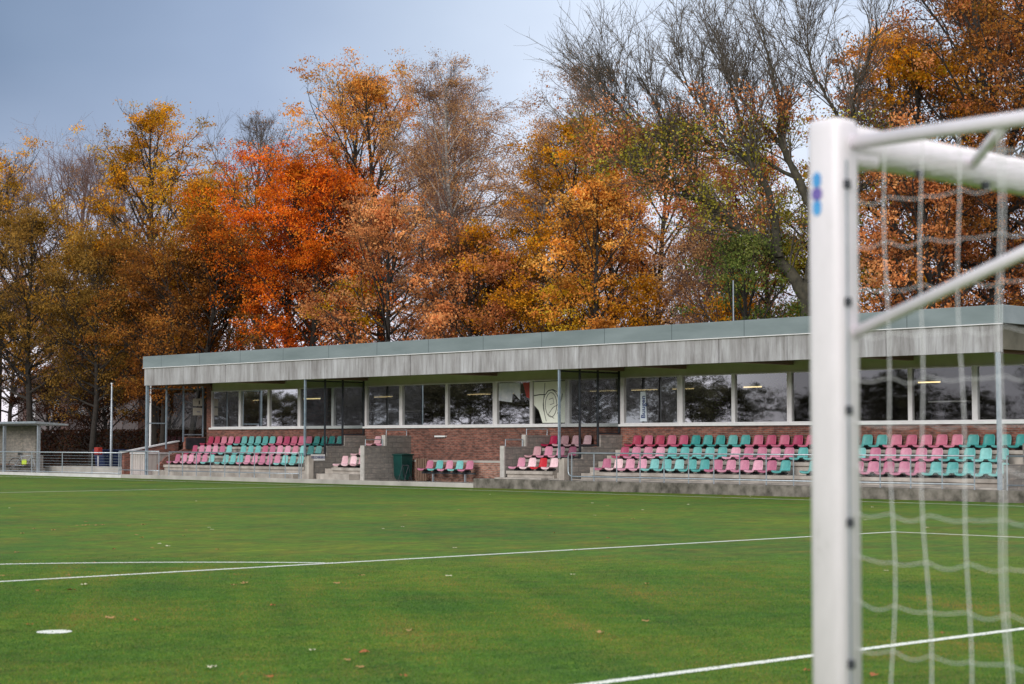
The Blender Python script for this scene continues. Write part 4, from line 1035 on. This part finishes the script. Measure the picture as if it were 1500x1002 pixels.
# hedge at the left behind the railing, leaf litter and a low wood on the far side of the ground
def leaf_mass(name, x0, x1, y0, y1, z1, n, leaf, size, label=None, cat=None, kind=None, seed=1, hum=0):
    rg = np.random.default_rng(seed); C = np.stack([rg.uniform(x0, x1, n), rg.uniform(y0, y1, n), rg.uniform(0, 1, n)**.8*z1], 1)
    # push toward the surface
    side = rg.uniform(0, 1, n) < .6; C[side, 0] = x0+np.abs(rg.normal(0, .12, side.sum()))
    if hum: C[:, 2] *= 1+hum*(np.sin(C[:, 1]*.35+seed)+.6*np.sin(C[:, 1]*.9+2)+.4*np.sin(C[:, 1]*2.1))
    V, F = leaf_quads(C, size, rg); tn = np.repeat(np.clip(rg.normal(.5, .25, n), 0, 1), 4)
    core = MB().box(x0+.15, x1-.1, y0+.1, y1-.1, 0, z1*.93)
    o = empty(name, (0, 0, 0))
    cr2 = core.build('stems', varied('dark_stems_'+name, (.01,.008,.006), (.025,.015,.012), 3, 1), o)
    c = bpy.data.objects.new('foliage', np_mesh('foliage', V, F, LFM[leaf], tn)); COL.objects.link(c); c.parent = o
    tag(o, label, cat, None, kind); return o
leaf_mass('hedge', 50, 51.4, 72, 130, 2.35, 40000, 'hedge', .13, 'dark brown clipped hedge behind the left railing', 'hedge')

# blades of the turf in the near part of the pitch
def turf_blades():
    rg = np.random.default_rng(21); n = 900000
    d = np.sqrt(rg.uniform(10.5**2, 27**2, n)); d = d[(rg.uniform(0, 1, n) < np.clip((27-d)/9, 0, 1))]; n = len(d)
    u = rg.uniform(-.33, .33, n)*d; a0 = math.radians(43.35)
    X = -8.05+d*math.sin(a0)+u*math.cos(a0); Y = -3.23+d*math.cos(a0)-u*math.sin(a0)
    k = (X < 33)&(X > -30)&(Y > .1); X, Y = X[k], Y[k]; n = len(X)
    h = rg.uniform(.004, .013, n); an = rg.uniform(0, 2*PI, n); wdt = rg.uniform(.002, .004, n); ln_ = rg.normal(0, .5, (n, 2))*h[:, None]+np.array([.25, .1])*h[:, None]
    B = np.stack([X, Y, np.full(n, -.001)], 1); w2 = np.stack([np.cos(an)*wdt, np.sin(an)*wdt, np.zeros(n)], 1)
    top = B+np.concatenate([ln_, h[:, None]], 1)
    V = np.stack([B-w2, B+w2, top+w2*.4, top-w2*.4], 1).reshape(-1, 3)
    white = (np.abs(Y-5.5) < .055)&(np.abs(X) < 9.2)|(np.abs(Y-16.5) < .055)&(np.abs(X) < 20.2)|(np.hypot(X, Y-11) < .15)|(np.abs(np.hypot(X, Y-11)-9.15) < .055)&(Y > 16.5)
    fl_ = .5+.2*np.sin(X*.9+Y*.4)*np.sin(Y*.7-X*.2)+.12*np.sin(X*3.1+1)*np.sin(Y*2.7)
    pk = np.zeros(n)
    for (fx, fy, ph_) in ((1.3,.5,0), (-.6,1.7,1), (2.9,-1.4,2), (-3.7,2.2,3), (5.5,4.1,4), (-7.3,5.0,5), (9.1,-6.2,.5), (13,8.3,1.5), (-17,12,2.5)): pk += np.sin(X*fx+Y*fy+ph_)/(1+.12*(abs(fx)+abs(fy)))
    tn = np.clip(.42+.10*pk+rg.normal(0, .15, n), 0, .82); tn[white] = np.where(rg.uniform(0, 1, white.sum()) < .8, 1., tn[white])
    m, nt, b = new_mat('turf_blades'); at = N(nt, 'ShaderNodeAttribute', attribute_name='tone')
    rr = ramp(nt, at.outputs['Fac'], [(0, (.022,.075,.012)), (.35, (.055,.148,.011)), (.58, (.115,.195,.013)), (.82, (.27,.17,.04)), (.9, (.75,.76,.72))])
    nt.links.new(rr.outputs[0], b.inputs['Base Color']); b.inputs['Roughness'].default_value = .6; b.inputs['Specular IOR Level'].default_value = .25
    o = bpy.data.objects.new('turf_blades', np_mesh('turf_blades', V, np.arange(n*4).reshape(-1, 4), m, np.repeat(tn, 4))); COL.objects.link(o)
    tag(o, 'short artificial grass fibres of the football pitch', 'grass', None, 'stuff')
turf_blades()

# ------------------------------------------------------------------ far side of the ground (reflected in the glazing)
far = []
fr_ = random.Random(11)
for y in range(66, 236, 6):
    Hh = fr_.uniform(5.5, 9) if y < 130 else fr_.uniform(7, 12)
    far.append((-62+fr_.uniform(-3, 3), y+fr_.uniform(-2, 2), Hh))
proto_t = None
for i, (x, y, H) in enumerate(far):
    if proto_t is None:
        proto_t = tree('oak_tree', x, y, H, 3.9, 'normal', 'far', bark_dark, 'oak on the far touchline reflected in the stand windows', seed=900, group='oaks reflected in the windows'); proto_h = H
        continue
    c = copy_tree(proto_t); c.location = (x, y, 0); s = H/proto_h; c.scale = (s*1.15, s*1.15, s); c.rotation_euler = (0, 0, i*1.7)

# ------------------------------------------------------------------ world, sun, camera
wd = bpy.data.worlds.new('World'); S.world = wd; wd.use_nodes = True
nt = wd.node_tree; bg = nt.nodes['Background']; out = nt.nodes['World Output']
SUN_EL, SUN_AZ = math.radians(38), math.radians(0)
sun_dir = Vector((-.84, -.28, .34)).normalized()     # toward the sun
sky = N(nt, 'ShaderNodeTexSky', sky_type='NISHITA'); sky.sun_disc = False
sky.sun_elevation = math.asin(sun_dir.z); sky.sun_rotation = math.atan2(sun_dir.x, sun_dir.y)
sky.air_density = 1.2; sky.dust_density = 3
tc = N(nt, 'ShaderNodeTexCoord'); mp = N(nt, 'ShaderNodeMapping'); mp.inputs['Scale'].default_value = (1, 1, 2.2)
nt.links.new(tc.outputs['Generated'], mp.inputs[0])
nz = N(nt, 'ShaderNodeTexNoise'); nz.inputs['Scale'].default_value = 3.4; nz.inputs['Detail'].default_value = 4; nz.inputs['Roughness'].default_value = .45
nt.links.new(mp.outputs[0], nz.inputs['Vector'])
sp = N(nt, 'ShaderNodeSeparateXYZ'); nt.links.new(tc.outputs['Generated'], sp.inputs[0])
# overcast layer: bright milky horizon, blue-grey higher up (values are divided by the background strength)
cl = ramp(nt, sp.outputs[2], [(0, (10.5,10,11)), (.07, (9.2,9.2,10.6)), (.16, (6.0,6.9,9.0)), (.25, (4.6,5.5,7.5)), (.42, (10,10.4,11.2)), (1, (12,12.2,12.8))])
cr3 = ramp(nt, nz.outputs[0], [(.36, (.84,.86,.89)), (.64, (1.1,1.09,1.07))])
cc = mix(nt, 1, cl.outputs[0], cr3.outputs[0], 'MULTIPLY')
dt = N(nt, 'ShaderNodeVectorMath', operation='DOT_PRODUCT'); nt.links.new(tc.outputs['Generated'], dt.inputs[0]); dt.inputs[1].default_value = (.727, -.687, 0)
bank = ramp(nt, math_n(nt, 'MULTIPLY_ADD', dt.outputs['Value'], 1.0), [(.20, (.34,.42,.50)), (.36, (.70,.76,.82)), (.46, (1.16,1.16,1.1)), (.55, (1.6,1.52,1.36))]); nt.nodes[-2].inputs[2].default_value = .5
lowm = ramp(nt, sp.outputs[2], [(.06, (0,0,0)), (.2, (1,1,1))])
bk = mix(nt, lowm.outputs[0], (1,1,1), bank.outputs[0])
cc = mix(nt, 1, cc, bk, 'MULTIPLY')
fin = mix(nt, .9, sky.outputs[0], cc)
nt.links.new(fin, bg.inputs['Color']); bg.inputs['Strength'].default_value = .1

sl = bpy.data.lights.new('sun', 'SUN'); sl.energy = 2.5; sl.angle = math.radians(28); sl.color = (1, .97, .93)
so_ = bpy.data.objects.new('sun', sl); COL.objects.link(so_); so_.rotation_euler = (-sun_dir).to_track_quat('-Z', 'Y').to_euler()

cam = bpy.data.cameras.new('camera'); co = bpy.data.objects.new('camera', cam); COL.objects.link(co); S.camera = co
yaw, pitch, roll = math.radians(43.35146612), math.radians(3.10903917), math.radians(.06558289)
Fv = Vector((math.sin(yaw)*math.cos(pitch), math.cos(yaw)*math.cos(pitch), math.sin(pitch)))
Rv = Vector((math.cos(yaw), -math.sin(yaw), 0)); Uv = Rv.cross(Fv)
c_, s_ = math.cos(roll), math.sin(roll); R2v = Rv*c_+Uv*s_; U2v = Uv*c_-Rv*s_
mw = Matrix(((R2v.x, U2v.x, -Fv.x, -8.0548), (R2v.y, U2v.y, -Fv.y, -3.2321), (R2v.z, U2v.z, -Fv.z, 1.6277), (0, 0, 0, 1)))
co.matrix_world = mw
cam.sensor_width = 36; cam.lens = 2699.69/1500*36; cam.clip_start = .1; cam.clip_end = 6000
cam.dof.use_dof = True; cam.dof.focus_distance = 58; cam.dof.aperture_fstop = 3.4

S.view_settings.view_transform = 'Standard'; S.view_settings.look = 'None'; S.view_settings.exposure = 0
S.render.engine = 'CYCLES'
S.cycles.use_denoising = True
S.cycles.max_bounces = 8; S.cycles.transparent_max_bounces = 16
S.cycles.caustics_reflective = False; S.cycles.caustics_refractive = False
